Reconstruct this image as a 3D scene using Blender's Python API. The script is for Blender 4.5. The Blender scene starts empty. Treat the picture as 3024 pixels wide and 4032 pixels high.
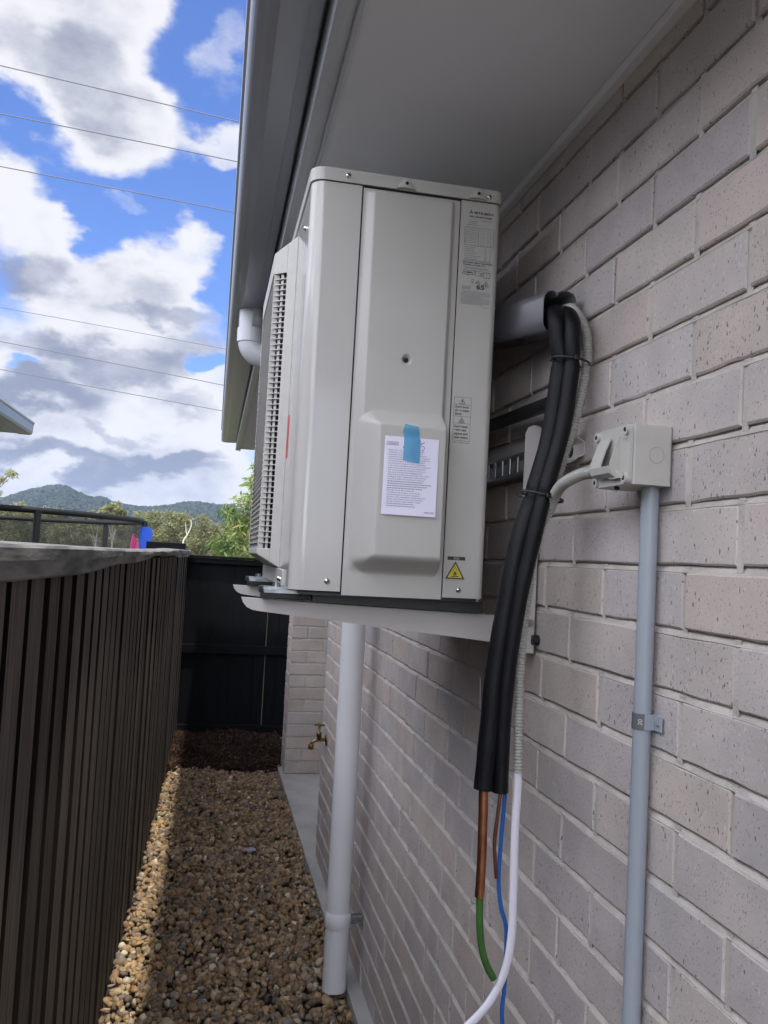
import bpy, bmesh, math, random
import numpy as np
from mathutils import Vector, Matrix
random.seed(7); rng = np.random.default_rng(7)
S = bpy.context.scene
COL = S.collection
R = math.radians

# ------------------------------------------------------------------ camera
cd = bpy.data.cameras.new('camera'); cam = bpy.data.objects.new('camera', cd); COL.objects.link(cam)
cd.sensor_fit = 'HORIZONTAL'; cd.sensor_width = 36; cd.lens = 36*3350.0/3024
cd.clip_start = .05; cd.clip_end = 6000
cam.matrix_world = Matrix(((0.978231, -0.063498, -0.197564, -0.6282), (-0.200496, -0.043649, -0.978722, 0.0),
                           (0.053523, 0.997027, -0.05543, 1.577), (0, 0, 0, 1)))
S.camera = cam

# ------------------------------------------------------------------ light
sunv = Vector((.052, -.27, .96)).normalized()
ld = bpy.data.lights.new('sun', 'SUN'); ld.energy = 2.4; ld.angle = R(1.2); ld.color = (1, .95, .87)
lo = bpy.data.objects.new('sun', ld); COL.objects.link(lo)
lo.rotation_euler = sunv.to_track_quat('Z', 'Y').to_euler(); lo.location = (0, 0, 30)
S.view_settings.view_transform = 'Standard'; S.view_settings.look = 'None'
S.view_settings.exposure = .76; S.view_settings.gamma = 1

W = bpy.data.worlds.new('World'); S.world = W; W.use_nodes = True
nt = W.node_tree; N = nt.nodes; LK = nt.links
for n in list(N): N.remove(n)
def nd(tree, typ, **kw):
    n = tree.nodes.new(typ)
    for k, v in kw.items():
        if k.startswith('i_'):
            n.inputs[int(k[2:])].default_value = v
        else: setattr(n, k, v)
    return n
def mth(tree, op, a, b=None, clamp=False):
    n = tree.nodes.new('ShaderNodeMath'); n.operation = op; n.use_clamp = clamp
    for i, v in enumerate((a, b)):
        if v is None: continue
        if isinstance(v, (int, float)): n.inputs[i].default_value = v
        else: tree.links.new(v, n.inputs[i])
    return n.outputs[0]
def smooth(tree, v, a, b, lo=0., hi=1.):
    n = tree.nodes.new('ShaderNodeMapRange'); n.interpolation_type = 'SMOOTHSTEP'
    tree.links.new(v, n.inputs[0])
    for i, x in enumerate((a, b, lo, hi)): n.inputs[i+1].default_value = x
    return n.outputs[0]
def mixc(tree, f, a, b, blend='MIX'):
    n = tree.nodes.new('ShaderNodeMix'); n.data_type = 'RGBA'; n.blend_type = blend
    for sock, v in ((0, f), (6, a), (7, b)):
        if isinstance(v, (int, float)): n.inputs[sock].default_value = v
        elif isinstance(v, (tuple, list)): n.inputs[sock].default_value = (*v[:3], 1)
        else: tree.links.new(v, n.inputs[sock])
    return n.outputs[2]
def build_sky():
    tc = nd(nt, 'ShaderNodeTexCoord'); d = tc.outputs['Generated']
    sep = nd(nt, 'ShaderNodeSeparateXYZ'); LK.new(d, sep.inputs[0])
    x, y, z = sep.outputs
    az = mth(nt, 'MULTIPLY', mth(nt, 'ARCTAN2', x, y), 57.2958)
    el = mth(nt, 'MULTIPLY', mth(nt, 'ARCSINE', z), 57.2958)
    cb = nd(nt, 'ShaderNodeCombineXYZ'); LK.new(az, cb.inputs[0]); LK.new(el, cb.inputs[1])
    def noise(vec, sc, det, rough=.55, w=0):
        n = nd(nt, 'ShaderNodeTexNoise'); n.noise_dimensions = '4D' if w else '3D'
        LK.new(vec, n.inputs['Vector']); n.inputs['Scale'].default_value = sc
        if w: n.inputs['W'].default_value = w
        n.inputs['Detail'].default_value = det; n.inputs['Roughness'].default_value = rough
        return n
    # flatter clouds towards the horizon
    st = nd(nt, 'ShaderNodeVectorMath', operation='MULTIPLY'); LK.new(d, st.inputs[0]); st.inputs[1].default_value = (1, 1, 1.7)
    dn = st.outputs[0]
    warp = noise(dn, 9, 5)
    w1 = nd(nt, 'ShaderNodeVectorMath', operation='SUBTRACT'); LK.new(warp.outputs['Color'], w1.inputs[0]); w1.inputs[1].default_value = (.5, .5, .5)
    w2 = nd(nt, 'ShaderNodeVectorMath', operation='SCALE'); LK.new(w1.outputs[0], w2.inputs[0]); w2.inputs['Scale'].default_value = 8.5
    w3 = nd(nt, 'ShaderNodeVectorMath', operation='ADD'); LK.new(cb.outputs[0], w3.inputs[0]); LK.new(w2.outputs[0], w3.inputs[1])
    sub = nd(nt, 'ShaderNodeVectorMath', operation='MULTIPLY'); LK.new(w3.outputs[0], sub.inputs[0]); sub.inputs[1].default_value = (1, 1, 0)
    P = sub.outputs[0]
    def blobs(L):
        tot = None
        for (cx, cy, rx, ry, wt) in L:
            a = nd(nt, 'ShaderNodeVectorMath', operation='SUBTRACT'); LK.new(P, a.inputs[0]); a.inputs[1].default_value = (cx, cy, 0)
            b = nd(nt, 'ShaderNodeVectorMath', operation='MULTIPLY'); LK.new(a.outputs[0], b.inputs[0]); b.inputs[1].default_value = (1/rx, 1/ry, 0)
            c = nd(nt, 'ShaderNodeVectorMath', operation='LENGTH'); LK.new(b.outputs[0], c.inputs[0])
            v = smooth(nt, c.outputs['Value'], 1.25, .35, 0, wt)
            tot = v if tot is None else mth(nt, 'ADD', tot, v)
        return tot
    cover = blobs([(-11, 30.5, 6.5, 5.5, 1), (-8.0, 26.3, 5.0, 3.6, 1), (-9.5, 34, 5, 4, .8), (-1.0, 25.4, 2.9, 1.5, .62), (-1.0, 31.6, 1.5, 3.6, .40), (-13.8, 28, 2, 3, .6),
                   (-13.6, 19.8, 3.9, 3.6, 1), (-10.8, 18.6, 2.0, 2.0, .6), (-3.8, 18.3, 3.2, 2.8, .85), (-6.6, 21.4, 1.5, .8, .45),
                   (-3, 20.6, 1.6, 1.2, .35), (-22, 27, 5, 9, .8), (7, 28, 4, 6, .7), (8, 15, 6, 8, .8), (-20, 12, 6, 9, .9),
                   (-7, 8, 12, 9.5, 1.1), (-8.5, 15.8, 5.5, 2.6, .7), (-3.0, 16.0, 4, 2.2, .5), (-6.5, 29.5, 3.0, 2.5, .35), (-7, 3, 14, 5, 1), (-1.0, 11.8, 1.2, .9, -.85), (-12.5, 9.6, 1.4, .5, -.5), (.2, 15.9, 1.0, .7, -.3)])
    n1 = noise(dn, 3.4, 8, .6, w=2.3)
    inview = smooth(nt, mth(nt, 'ABSOLUTE', mth(nt, 'ADD', az, 7.)), 14, 24, 0, .62)
    f = mth(nt, 'ADD', cover, mth(nt, 'MULTIPLY', mth(nt, 'SUBTRACT', n1.outputs[0], .5), 1.7))
    f = mth(nt, 'ADD', f, inview)
    n2 = noise(dn, 22, 6, .6, w=5.1)
    f = mth(nt, 'ADD', f, mth(nt, 'MULTIPLY', mth(nt, 'SUBTRACT', n2.outputs[0], .5), .45))
    mask = smooth(nt, f, .26, .92)
    dark = blobs([(-10.5, 27.6, 5.0, 2.4, .30), (-11.8, 16.4, 3.2, 1.6, .6), (-13.5, 15.2, 2.6, 1.8, .5), (-3.0, 15.1, 4.4, .9, .55), (-2.6, 12.8, 3.2, 1.7, .5), (-6.5, 10.9, 6, 1.7, .75),
                  (-11.5, 8.5, 5.0, 1.4, .95), (-13, 11.0, 4, 1.2, .5), (-1.5, 8.8, 3, .8, .35), (-8, 4.7, 9, .8, .7), (-3.5, 5.4, 3.5, 1.0, .5), (-6, 7.1, 3, .6, .35), (-1.5, 5.8, 2.5, .7, .5)])
    n3 = noise(dn, 11, 7, .6, w=9.2)
    dk = mth(nt, 'ADD', dark, mth(nt, 'MULTIPLY', mth(nt, 'SUBTRACT', n3.outputs[0], .52), 1.5))
    # thin edges of a cloud are bright, thick middles greyer
    thick = smooth(nt, f, .8, 1.8, 0, .35)
    dk = smooth(nt, mth(nt, 'ADD', dk, thick), .0, 1.05)
    ramp = nd(nt, 'ShaderNodeValToRGB'); LK.new(dk, ramp.inputs[0])
    e = ramp.color_ramp.elements
    e[0].position = 0; e[0].color = (.55, .55, .575, 1); e[1].position = 1; e[1].color = (.185, .205, .275, 1)
    m = e.new(.4); m.color = (.37, .38, .435, 1)
    sky = nd(nt, 'ShaderNodeTexSky', sky_type='NISHITA'); sky.sun_disc = False
    sky.sun_elevation = math.asin(sunv.z); sky.sun_rotation = math.atan2(sunv.x, sunv.y)
    sky.air_density = 1.0; sky.dust_density = .3; sky.ozone_density = 2.5
    skc = nd(nt, 'ShaderNodeVectorMath', operation='MULTIPLY'); LK.new(sky.outputs[0], skc.inputs[0]); skc.inputs[1].default_value = (.068, .083, .126)
    # unseen clouds left and behind the camera, brightened as fill for the shaded wall
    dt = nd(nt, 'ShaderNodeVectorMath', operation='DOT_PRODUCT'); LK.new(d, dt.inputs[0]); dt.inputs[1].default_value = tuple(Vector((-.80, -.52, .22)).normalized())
    gain = smooth(nt, dt.outputs['Value'], .05, .88, 1.0, FILL_GAIN)
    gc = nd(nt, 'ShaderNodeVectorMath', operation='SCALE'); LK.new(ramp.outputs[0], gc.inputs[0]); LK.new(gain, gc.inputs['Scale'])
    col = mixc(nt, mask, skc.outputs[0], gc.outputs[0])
    bg = nd(nt, 'ShaderNodeBackground'); LK.new(col, bg.inputs[0]); bg.inputs[1].default_value = 1.0
    out = nd(nt, 'ShaderNodeOutputWorld'); LK.new(bg.outputs[0], out.inputs[0])
FILL_GAIN = 7.5
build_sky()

# ------------------------------------------------------------------ materials
MATS = {}
def mat(name, col, rough=.6, metal=0., var=0., vscale=8., bump=0., bscale=60., coat=0., attr=None, col2=None, spec=.5, stretch=(1, 1, 1), detail=4):
    if name in MATS: return MATS[name]
    m = bpy.data.materials.new(name); m.use_nodes = True; t = m.node_tree
    b = t.nodes['Principled BSDF']; b.inputs['Roughness'].default_value = rough; b.inputs['Metallic'].default_value = metal
    b.inputs['Specular IOR Level'].default_value = spec
    if coat: b.inputs['Coat Weight'].default_value = coat; b.inputs['Coat Roughness'].default_value = .08
    tc = nd(t, 'ShaderNodeTexCoord'); mp = nd(t, 'ShaderNodeMapping'); mp.inputs['Scale'].default_value = stretch
    t.links.new(tc.outputs['Object'], mp.inputs[0]); V = mp.outputs[0]
    base = None
    if attr:
        a = nd(t, 'ShaderNodeAttribute', attribute_name=attr); base = a.outputs['Color']
    c2 = col2 or tuple(c*(1-var) for c in col)
    if var or col2:
        n = nd(t, 'ShaderNodeTexNoise'); t.links.new(V, n.inputs['Vector']); n.inputs['Scale'].default_value = vscale; n.inputs['Detail'].default_value = detail
        f = smooth(t, n.outputs[0], .35, .68)
        if base is not None: base = mixc(t, 1., base, mixc(t, f, (1, 1, 1), (1-var, 1-var, 1-var)), 'MULTIPLY')
        else: base = mixc(t, f, col, c2)
    if base is None: b.inputs['Base Color'].default_value = (*col, 1)
    else: t.links.new(base, b.inputs['Base Color'])
    if bump:
        n = nd(t, 'ShaderNodeTexNoise'); t.links.new(V, n.inputs['Vector']); n.inputs['Scale'].default_value = bscale; n.inputs['Detail'].default_value = 6
        bp = nd(t, 'ShaderNodeBump'); bp.inputs['Strength'].default_value = bump; bp.inputs['Distance'].default_value = .004
        t.links.new(n.outputs[0], bp.inputs['Height']); t.links.new(bp.outputs[0], b.inputs['Normal'])
    MATS[name] = m; return m

def brick_material():
    m = bpy.data.materials.new('clay_brick'); m.use_nodes = True; t = m.node_tree; b = t.nodes['Principled BSDF']
    b.inputs['Roughness'].default_value = .88; b.inputs['Specular IOR Level'].default_value = .25
    tc = nd(t, 'ShaderNodeTexCoord'); V = tc.outputs['Object']
    a = nd(t, 'ShaderNodeAttribute', attribute_name='tone')
    n = nd(t, 'ShaderNodeTexNoise'); t.links.new(V, n.inputs['Vector']); n.inputs['Scale'].default_value = 9; n.inputs['Detail'].default_value = 5
    base = mixc(t, smooth(t, n.outputs[0], .3, .7), a.outputs['Color'], mixc(t, 1., a.outputs['Color'], (.84, .86, .86), 'MULTIPLY'))
    # tan flush patches
    n5 = nd(t, 'ShaderNodeTexNoise'); t.links.new(V, n5.inputs['Vector']); n5.inputs['Scale'].default_value = 3.7; n5.inputs['Detail'].default_value = 3
    base = mixc(t, smooth(t, n5.outputs[0], .60, .80, 0, .4), base, (.58, .47, .40))
    n6 = nd(t, 'ShaderNodeTexNoise'); t.links.new(V, n6.inputs['Vector']); n6.inputs['Scale'].default_value = 17; n6.inputs['Detail'].default_value = 7; n6.inputs['Roughness'].default_value = .7
    base = mixc(t, smooth(t, n6.outputs[0], .60, .78, 0, .5), base, (.66, .63, .60))
    n7 = nd(t, 'ShaderNodeTexNoise'); t.links.new(V, n7.inputs['Vector']); n7.inputs['Scale'].default_value = 2.1; n7.inputs['Detail'].default_value = 6
    base = mixc(t, smooth(t, n7.outputs[0], .56, .74, 0, .28), base, (.36, .33, .33))
    # small dark iron specks, drawn out vertically, and light ones
    def specks(scale, thr, st, col, base, amt, dens):
        mp = nd(t, 'ShaderNodeMapping'); mp.inputs['Scale'].default_value = st; t.links.new(V, mp.inputs[0])
        dn = nd(t, 'ShaderNodeTexNoise'); t.links.new(V, dn.inputs['Vector']); dn.inputs['Scale'].default_value = 90; 
        ad = nd(t, 'ShaderNodeVectorMath', operation='MULTIPLY_ADD'); t.links.new(dn.outputs['Color'], ad.inputs[0]); ad.inputs[1].default_value = (.006,)*3; t.links.new(mp.outputs[0], ad.inputs[2])
        v = nd(t, 'ShaderNodeTexVoronoi'); t.links.new(ad.outputs[0], v.inputs['Vector']); v.inputs['Scale'].default_value = scale
        sepc = nd(t, 'ShaderNodeSeparateColor'); t.links.new(v.outputs['Color'], sepc.inputs[0])
        keep = mth(t, 'LESS_THAN', sepc.outputs[0], dens)
        sz = mth(t, 'MULTIPLY', sepc.outputs[1], thr)
        f = mth(t, 'MULTIPLY', mth(t, 'LESS_THAN', v.outputs['Distance'], sz), keep)
        return mixc(t, mth(t, 'MULTIPLY', f, amt), base, col), f
    base, f1 = specks(210, .40, (1, 1, .55), (.13, .11, .12), base, .75, .22)
    base, f2 = specks(420, .5, (1, 1, .7), (.2, .17, .18), base, .6, .28)
    base, f3 = specks(260, .36, (1, 1, .4), (.72, .70, .68), base, .5, .2)
    t.links.new(base, b.inputs['Base Color'])
    n2 = nd(t, 'ShaderNodeTexNoise'); t.links.new(V, n2.inputs['Vector']); n2.inputs['Scale'].default_value = 160; n2.inputs['Detail'].default_value = 6; n2.inputs['Roughness'].default_value = .7
    h = mth(t, 'SUBTRACT', n2.outputs[0], mth(t, 'MULTIPLY', f1, .7))
    bp = nd(t, 'ShaderNodeBump'); bp.inputs['Strength'].default_value = .55; bp.inputs['Distance'].default_value = .0022
    t.links.new(h, bp.inputs['Height']); t.links.new(bp.outputs[0], b.inputs['Normal'])
    return m
M_brick = brick_material()
M_mortar = mat('mortar', (.57, .53, .485), .95, var=.22, vscale=14, bump=.5, bscale=220)
M_ac = mat('unit_paint', (.475, .465, .44), .36, var=.06, vscale=5, bump=.03, bscale=500, detail=8)
M_acgloss = mat('unit_paint_front', (.50, .49, .47), .12, var=.02, vscale=3)
M_black = mat('dark_void', (.012, .012, .013), .9)
M_plastic = mat('offwhite_plastic', (.50, .49, .46), .38, var=.05, vscale=40)
M_bracket = mat('powder_coat', (.50, .48, .46), .45, bump=.05, bscale=400)
M_galv = mat('galvanised_steel', (.42, .45, .48), .32, 1., var=.35, vscale=60)
M_screw = mat('screw_steel', (.75, .73, .7), .15, 1.)
M_soffit = mat('soffit_paint', (.78, .79, .82), .75, var=.04, vscale=2, bump=.04, bscale=300)
M_trim = mat('trim_paint', (.82, .82, .84), .5, var=.03, vscale=6)
M_fascia = mat('fascia_metal', (.50, .52, .56), .35, var=.04, vscale=5)
M_gutter = mat('gutter_metal', (.33, .35, .41), .28, var=.06, vscale=3, stretch=(1, .2, 1))
M_pvc = mat('pvc_white', (.80, .81, .84), .4, var=.05, vscale=4)
M_pvcg = mat('pvc_grey_paint', (.60, .63, .67), .42, var=.04, vscale=4)
M_cond = mat('conduit_grey', (.33, .37, .42), .38, var=.08, vscale=12, stretch=(1, 1, .2))
M_corr = mat('corrugated_grey', (.37, .37, .34), .45, var=.06, vscale=30)
M_foam = mat('black_insulation', (.0045, .005, .007), .42, spec=.24, bump=.3, bscale=420, var=.3, vscale=300)
M_tie = mat('black_nylon', (.01, .01, .01), .35)
M_copper = mat('copper', (.50, .21, .11), .42, 1., var=.4, vscale=25)
M_darkcop = mat('dark_copper', (.16, .07, .055), .4, .6, var=.3, vscale=30)
M_blue = mat('blue_cable', (.02, .12, .42), .4, var=.1, vscale=20)
M_green = mat('green_sleeve', (.045, .14, .028), .4, var=.2, vscale=20)
M_white = mat('white_cable', (.74, .73, .82), .45)
M_brass = mat('brass', (.30, .20, .09), .35, 1., var=.5, vscale=60)
M_fshade = mat('stain_gap_shade', (.020, .014, .011), .9, spec=.05, var=.3, vscale=5)  # stain darkened to near black; holds the shade of the gaps
M_rubber = mat('black_rubber', (.01, .01, .011), .55)
M_ink = mat('ink', (.035, .035, .04), .6)
M_inkg = mat('ink_grey', (.28, .28, .285), .6)
M_inkl = mat('ink_blue_grey', (.13, .13, .2), .6)
M_yellow = mat('yellow_sticker', (.62, .55, .02), .5)
M_paper = mat('paper', (.78, .77, .93), .7, var=.02)
M_tape = mat('blue_tape', (.05, .38, .68), .25)
M_duct = mat('duct_metal', (.12, .12, .135), .3, var=.05, vscale=4)
M_conc = mat('concrete', (.50, .49, .47), .85, var=.2, vscale=5, bump=.3, bscale=120)
M_soil = mat('soil', (.06, .045, .03), .95, var=.4, vscale=12, bump=.6, bscale=40)
M_grass = mat('grass_ground', (.10, .105, .055), .95, col2=(.15, .135, .08), vscale=.3, bump=.5, bscale=3)
M_fence = mat('stained_paling', (.125, .108, .086), .78, spec=.2, col2=(.062, .050, .040), vscale=7, stretch=(14, 14, .5), bump=.5, bscale=14, detail=7)
M_fcap = mat('weathered_rail', (.24, .24, .225), .8, col2=(.09, .09, .085), vscale=5, stretch=(10, .9, 6), bump=.6, bscale=14, detail=7)
M_ffence = mat('black_fence', (.0055, .0062, .0078), .6, spec=.16, var=.4, vscale=6, stretch=(10, 10, .6), bump=.5, bscale=14)
M_tramp = mat('trampoline_foam', (.012, .012, .014), .6, var=.2)
M_roof = mat('neighbour_roof', (.20, .21, .23), .5)
M_nwall = mat('neighbour_brick', (.34, .30, .28), .9, var=.2, vscale=6)
M_bark = mat('bark', (.24, .20, .16), .85, col2=(.5, .46, .40), vscale=2, bump=.4, bscale=8)
t_ = M_fence.node_tree; b_ = t_.nodes['Principled BSDF']; oi = t_.nodes.new('ShaderNodeObjectInfo')
src = b_.inputs['Base Color'].links[0].from_socket; k_ = smooth(t_, oi.outputs['Random'], 0, 1, .75, 1.4)
sc_ = nd(t_, 'ShaderNodeVectorMath', operation='SCALE'); t_.links.new(src, sc_.inputs[0]); t_.links.new(k_, sc_.inputs['Scale']); t_.links.new(sc_.outputs[0], b_.inputs['Base Color'])
M_wire = mat('wire', (.16, .16, .18), .5)

# ------------------------------------------------------------------ mesh helpers
class MB:
    def __init__(s): s.v = []; s.f = []; s.sm = []
    def add(s, vs, fs, smooth=False):
        o = len(s.v); s.v += [tuple(p) for p in vs]; s.f += [tuple(i+o for i in f) for f in fs]; s.sm += [smooth]*len(fs); return s
    def box(s, x0, x1, y0, y1, z0, z1):
        s.add([(x0, y0, z0), (x1, y0, z0), (x1, y1, z0), (x0, y1, z0), (x0, y0, z1), (x1, y0, z1), (x1, y1, z1), (x0, y1, z1)],
              [(0, 3, 2, 1), (4, 5, 6, 7), (0, 1, 5, 4), (1, 2, 6, 5), (2, 3, 7, 6), (3, 0, 4, 7)]); return s
    def prism(s, pts, a0, a1, plane='xy', smooth=False, caps=True):
        # closed outline pts in plane, extruded along the third axis
        n = len(pts)
        def P(u, v, w): return {'xy': (u, v, w), 'xz': (u, w, v), 'yz': (w, u, v)}[plane]
        vs = [P(u, v, a0) for u, v in pts]+[P(u, v, a1) for u, v in pts]
        s.add(vs, [(i, (i+1) % n, (i+1) % n+n, i+n) for i in range(n)], smooth)
        if caps: s.add(vs, [tuple(range(n))[::-1], tuple(range(n, 2*n))])
        return s
    def tube(s, path, r, n=16, caps=True, ridge=None, flat=None):
        path = [Vector(p) for p in path]; m = len(path); rr = r if hasattr(r, '__len__') else [r]*m
        T = [(path[min(i+1, m-1)]-path[max(i-1, 0)]).normalized() for i in range(m)]
        u = T[0].orthogonal().normalized(); vs = []
        if flat: u = Vector(flat[0]); u = (u-T[0]*u.dot(T[0])).normalized()
        for i in range(m):
            u = (u-T[i]*u.dot(T[i])).normalized(); w = T[i].cross(u)
            ax = (1, 1) if not flat else (1, flat[1])
            for k in range(n):
                a = 2*math.pi*k/n; vs.append(path[i]+(u*math.cos(a)*ax[0]+w*math.sin(a)*ax[1])*rr[i])
        fs = [(i*n+k, i*n+(k+1) % n, (i+1)*n+(k+1) % n, (i+1)*n+k) for i in range(m-1) for k in range(n)]
        s.add(vs, fs, True)
        if caps: s.add(vs[:n], [tuple(range(n))[::-1]]); s.add(vs[-n:], [tuple(range(n))])
        return s
    def strip(s, outline, th, a0, a1, plane='xz'):
        # open polyline sheet with thickness th, extruded
        n = len(outline); L = [Vector((*p, 0)) for p in outline]; off = []
        for i in range(n):
            d = (L[min(i+1, n-1)]-L[max(i-1, 0)]).normalized(); off.append(L[i]+Vector((-d.y, d.x, 0))*th)
        pts = [(p.x, p.y) for p in L]+[(p.x, p.y) for p in reversed(off)]
        return s.prism(pts, a0, a1, plane)
    def build(s, name, m, parent=None, bevel=0, seg=2, smooth=False, recalc=True):
        me = bpy.data.meshes.new(name); me.from_pydata(s.v, [], s.f); me.update()
        if recalc:
            bm = bmesh.new(); bm.from_mesh(me); bmesh.ops.recalc_face_normals(bm, faces=bm.faces); bm.to_mesh(me); bm.free()
        sm = [True]*len(me.polygons) if smooth else s.sm
        me.polygons.foreach_set('use_smooth', sm)
        ms = m if isinstance(m, (list, tuple)) else [m]
        for q in ms: me.materials.append(q)
        o = bpy.data.objects.new(name, me); COL.objects.link(o)
        if parent is not None: o.parent = parent; o.matrix_parent_inverse = Matrix.Identity(4)
        if bevel:
            b = o.modifiers.new('bevel', 'BEVEL'); b.width = bevel; b.segments = seg; b.limit_method = 'ANGLE'; b.angle_limit = R(35); b.harden_normals = False
        return o
def tag(o, label=None, cat=None, group=None, kind=None):
    if label: o['label'] = label
    if cat: o['category'] = cat
    if group: o['group'] = group
    if kind: o['kind'] = kind
    return o
def thing(name, label, cat, group=None):
    o = bpy.data.objects.new(name, None); o.empty_display_size = .1; COL.objects.link(o); return tag(o, label, cat, group)
def spline(pts, n=8):
    P = [Vector(p) for p in pts]; out = []
    for i in range(len(P)-1):
        a, b, c, d = P[max(i-1, 0)], P[i], P[i+1], P[min(i+2, len(P)-1)]
        for k in range(n):
            t = k/n; out.append(.5*((2*b)+(c-a)*t+(2*a-5*b+4*c-d)*t*t+(3*b-a-3*c+d)*t**3))
    out.append(P[-1]); return out
def resample(path, step):
    path = [Vector(p) for p in path]; L = [0]
    for i in range(1, len(path)): L.append(L[-1]+(path[i]-path[i-1]).length)
    n = max(2, int(L[-1]/step)); out = []; j = 0
    for k in range(n+1):
        t = L[-1]*k/n
        while j < len(L)-2 and L[j+1] < t: j += 1
        out.append(path[j].lerp(path[j+1], (t-L[j])/max(1e-9, L[j+1]-L[j])))
    return out
def rrect(x0, x1, y0, y1, r, n=6):
    # rounded rectangle outline; r = radii (x0y0, x1y0, x1y1, x0y1)
    out = []
    for (cx, cy, a0, rr) in ((x0+r[0], y0+r[0], 180, r[0]), (x1-r[1], y0+r[1], 270, r[1]), (x1-r[2], y1-r[2], 0, r[2]), (x0+r[3], y1-r[3], 90, r[3])):
        for k in range(n+1):
            a = R(a0+90*k/n); out.append((cx+rr*math.cos(a), cy+rr*math.sin(a)))
    return out
def big_mesh(name, V, F, m, tone=None, smooth=True, parent=None):
    # numpy arrays, faces all with the same number of corners
    me = bpy.data.meshes.new(name); nf, k = F.shape
    me.vertices.add(len(V)); me.vertices.foreach_set('co', V.astype(np.float32).ravel())
    me.loops.add(nf*k); me.loops.foreach_set('vertex_index', F.astype(np.int32).ravel())
    me.polygons.add(nf); me.polygons.foreach_set('loop_start', np.arange(0, nf*k, k, dtype=np.int32))
    me.polygons.foreach_set('use_smooth', np.full(nf, smooth))
    me.update(calc_edges=True); me.validate()
    if tone is not None:
        a = me.color_attributes.new('tone', 'FLOAT_COLOR', 'POINT'); c = np.ones((len(V), 4), np.float32); c[:, :3] = tone
        a.data.foreach_set('color', c.ravel())
    me.materials.append(m); o = bpy.data.objects.new(name, me); COL.objects.link(o)
    if parent is not None: o.parent = parent
    return o

# ------------------------------------------------------------------ ground
o = MB().add([(-2500, -400, -.06), (2500, -400, -.06), (2500, 3500, -.06), (-2500, 3500, -.06)], [(0, 1, 2, 3)]).build('ground', M_grass, recalc=False); tag(o, kind='structure')
o = MB().add([(-1.1, -2, -.02), (.02, -2, -.02), (.02, 7.5, -.02), (-1.1, 7.5, -.02)], [(0, 1, 2, 3)]).build('soil', M_soil, recalc=False); tag(o, kind='structure')
sl = MB().prism([(-.047, 2.2), (.6, 2.2), (.6, 6.36), (-.047, 6.36)], -.05, .036).build('path', M_conc, bevel=.006); tag(sl, kind='structure')

def fx(y): return -.945+.0185*y
# river pebbles
def ico(sub):
    bm = bmesh.new(); bmesh.ops.create_icosphere(bm, subdivisions=sub, radius=1)
    v = np.array([q.co[:] for q in bm.verts]); f = np.array([[q.index for q in p.verts] for p in bm.faces]); bm.free(); return v, f
def scatter_stones(n, y0, y1, sub, smin, smax, zl):
    bv, bf = ico(sub); nv = len(bv)
    y = rng.uniform(y0, y1, n); xr = np.where(y > 2.2, -.045, -.003); x = fx(y)+.01+(xr-fx(y)-.01)*rng.random(n)
    s = rng.uniform(smin, smax, n)**1.0*np.where(rng.random(n) < .12, 1.35, 1)
    ax = np.stack([s*rng.uniform(.8, 1.25, n), s*rng.uniform(.7, 1.0, n), s*rng.uniform(.42, .75, n)], 1)
    q = rng.normal(size=(n, 4)); q[:, 1:3] *= .55; q /= np.linalg.norm(q, axis=1)[:, None]
    w, a, b, c = q.T
    Rm = np.stack([1-2*(b*b+c*c), 2*(a*b-w*c), 2*(a*c+w*b), 2*(a*b+w*c), 1-2*(a*a+c*c), 2*(b*c-w*a), 2*(a*c-w*b), 2*(b*c+w*a), 1-2*(a*a+b*b)], 1).reshape(n, 3, 3)
    # lumpy stones
    lump = 1+.16*rng.normal(size=(n, nv)); 
    loc = bv[None]*ax[:, None, :]*lump[..., None]
    loc = np.einsum('nij,nvj->nvi', Rm, loc)
    z = rng.uniform(zl[0], zl[1], n)+.012*np.sin(x*9+y*3.1)*np.sin(y*4.3)
    V = loc+np.stack([x, y, z], 1)[:, None, :]
    F = (bf[None]+(np.arange(n)*nv)[:, None, None]).reshape(-1, 3)
    pal = np.array([(.33, .235, .13), (.27, .18, .10), (.38, .30, .19), (.21, .16, .11), (.44, .36, .25), (.17, .14, .115), (.40, .27, .14), (.25, .23, .20), (.62, .56, .45)])
    pi = rng.choice(len(pal), n, p=[.2, .19, .13, .15, .08, .09, .08, .06, .02])
    t = pal[pi]*rng.uniform(.8, 1.3, n)[:, None]*np.array([1.05, 1.0, .95])
    return V.reshape(-1, 3), F, np.repeat(t, nv, 0)
parts = [scatter_stones(9500, 2.5, 6.34, 2, .0088, .0182, (-.006, .014)), scatter_stones(6500, -1.5, 2.5, 1, .010, .018, (-.006, .010))]
V = np.concatenate([p[0] for p in parts]); F = np.concatenate([parts[0][1], parts[1][1]+len(parts[0][0])]); T = np.concatenate([p[2] for p in parts])
M_peb = mat('river_pebble', (.3, .25, .18), .62, attr='tone', var=.25, vscale=90, spec=.35)
tag(big_mesh('gravel', V, F, M_peb, T), 'smooth brown and tan river pebbles between fence and house', 'gravel', kind='stuff')
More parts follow.
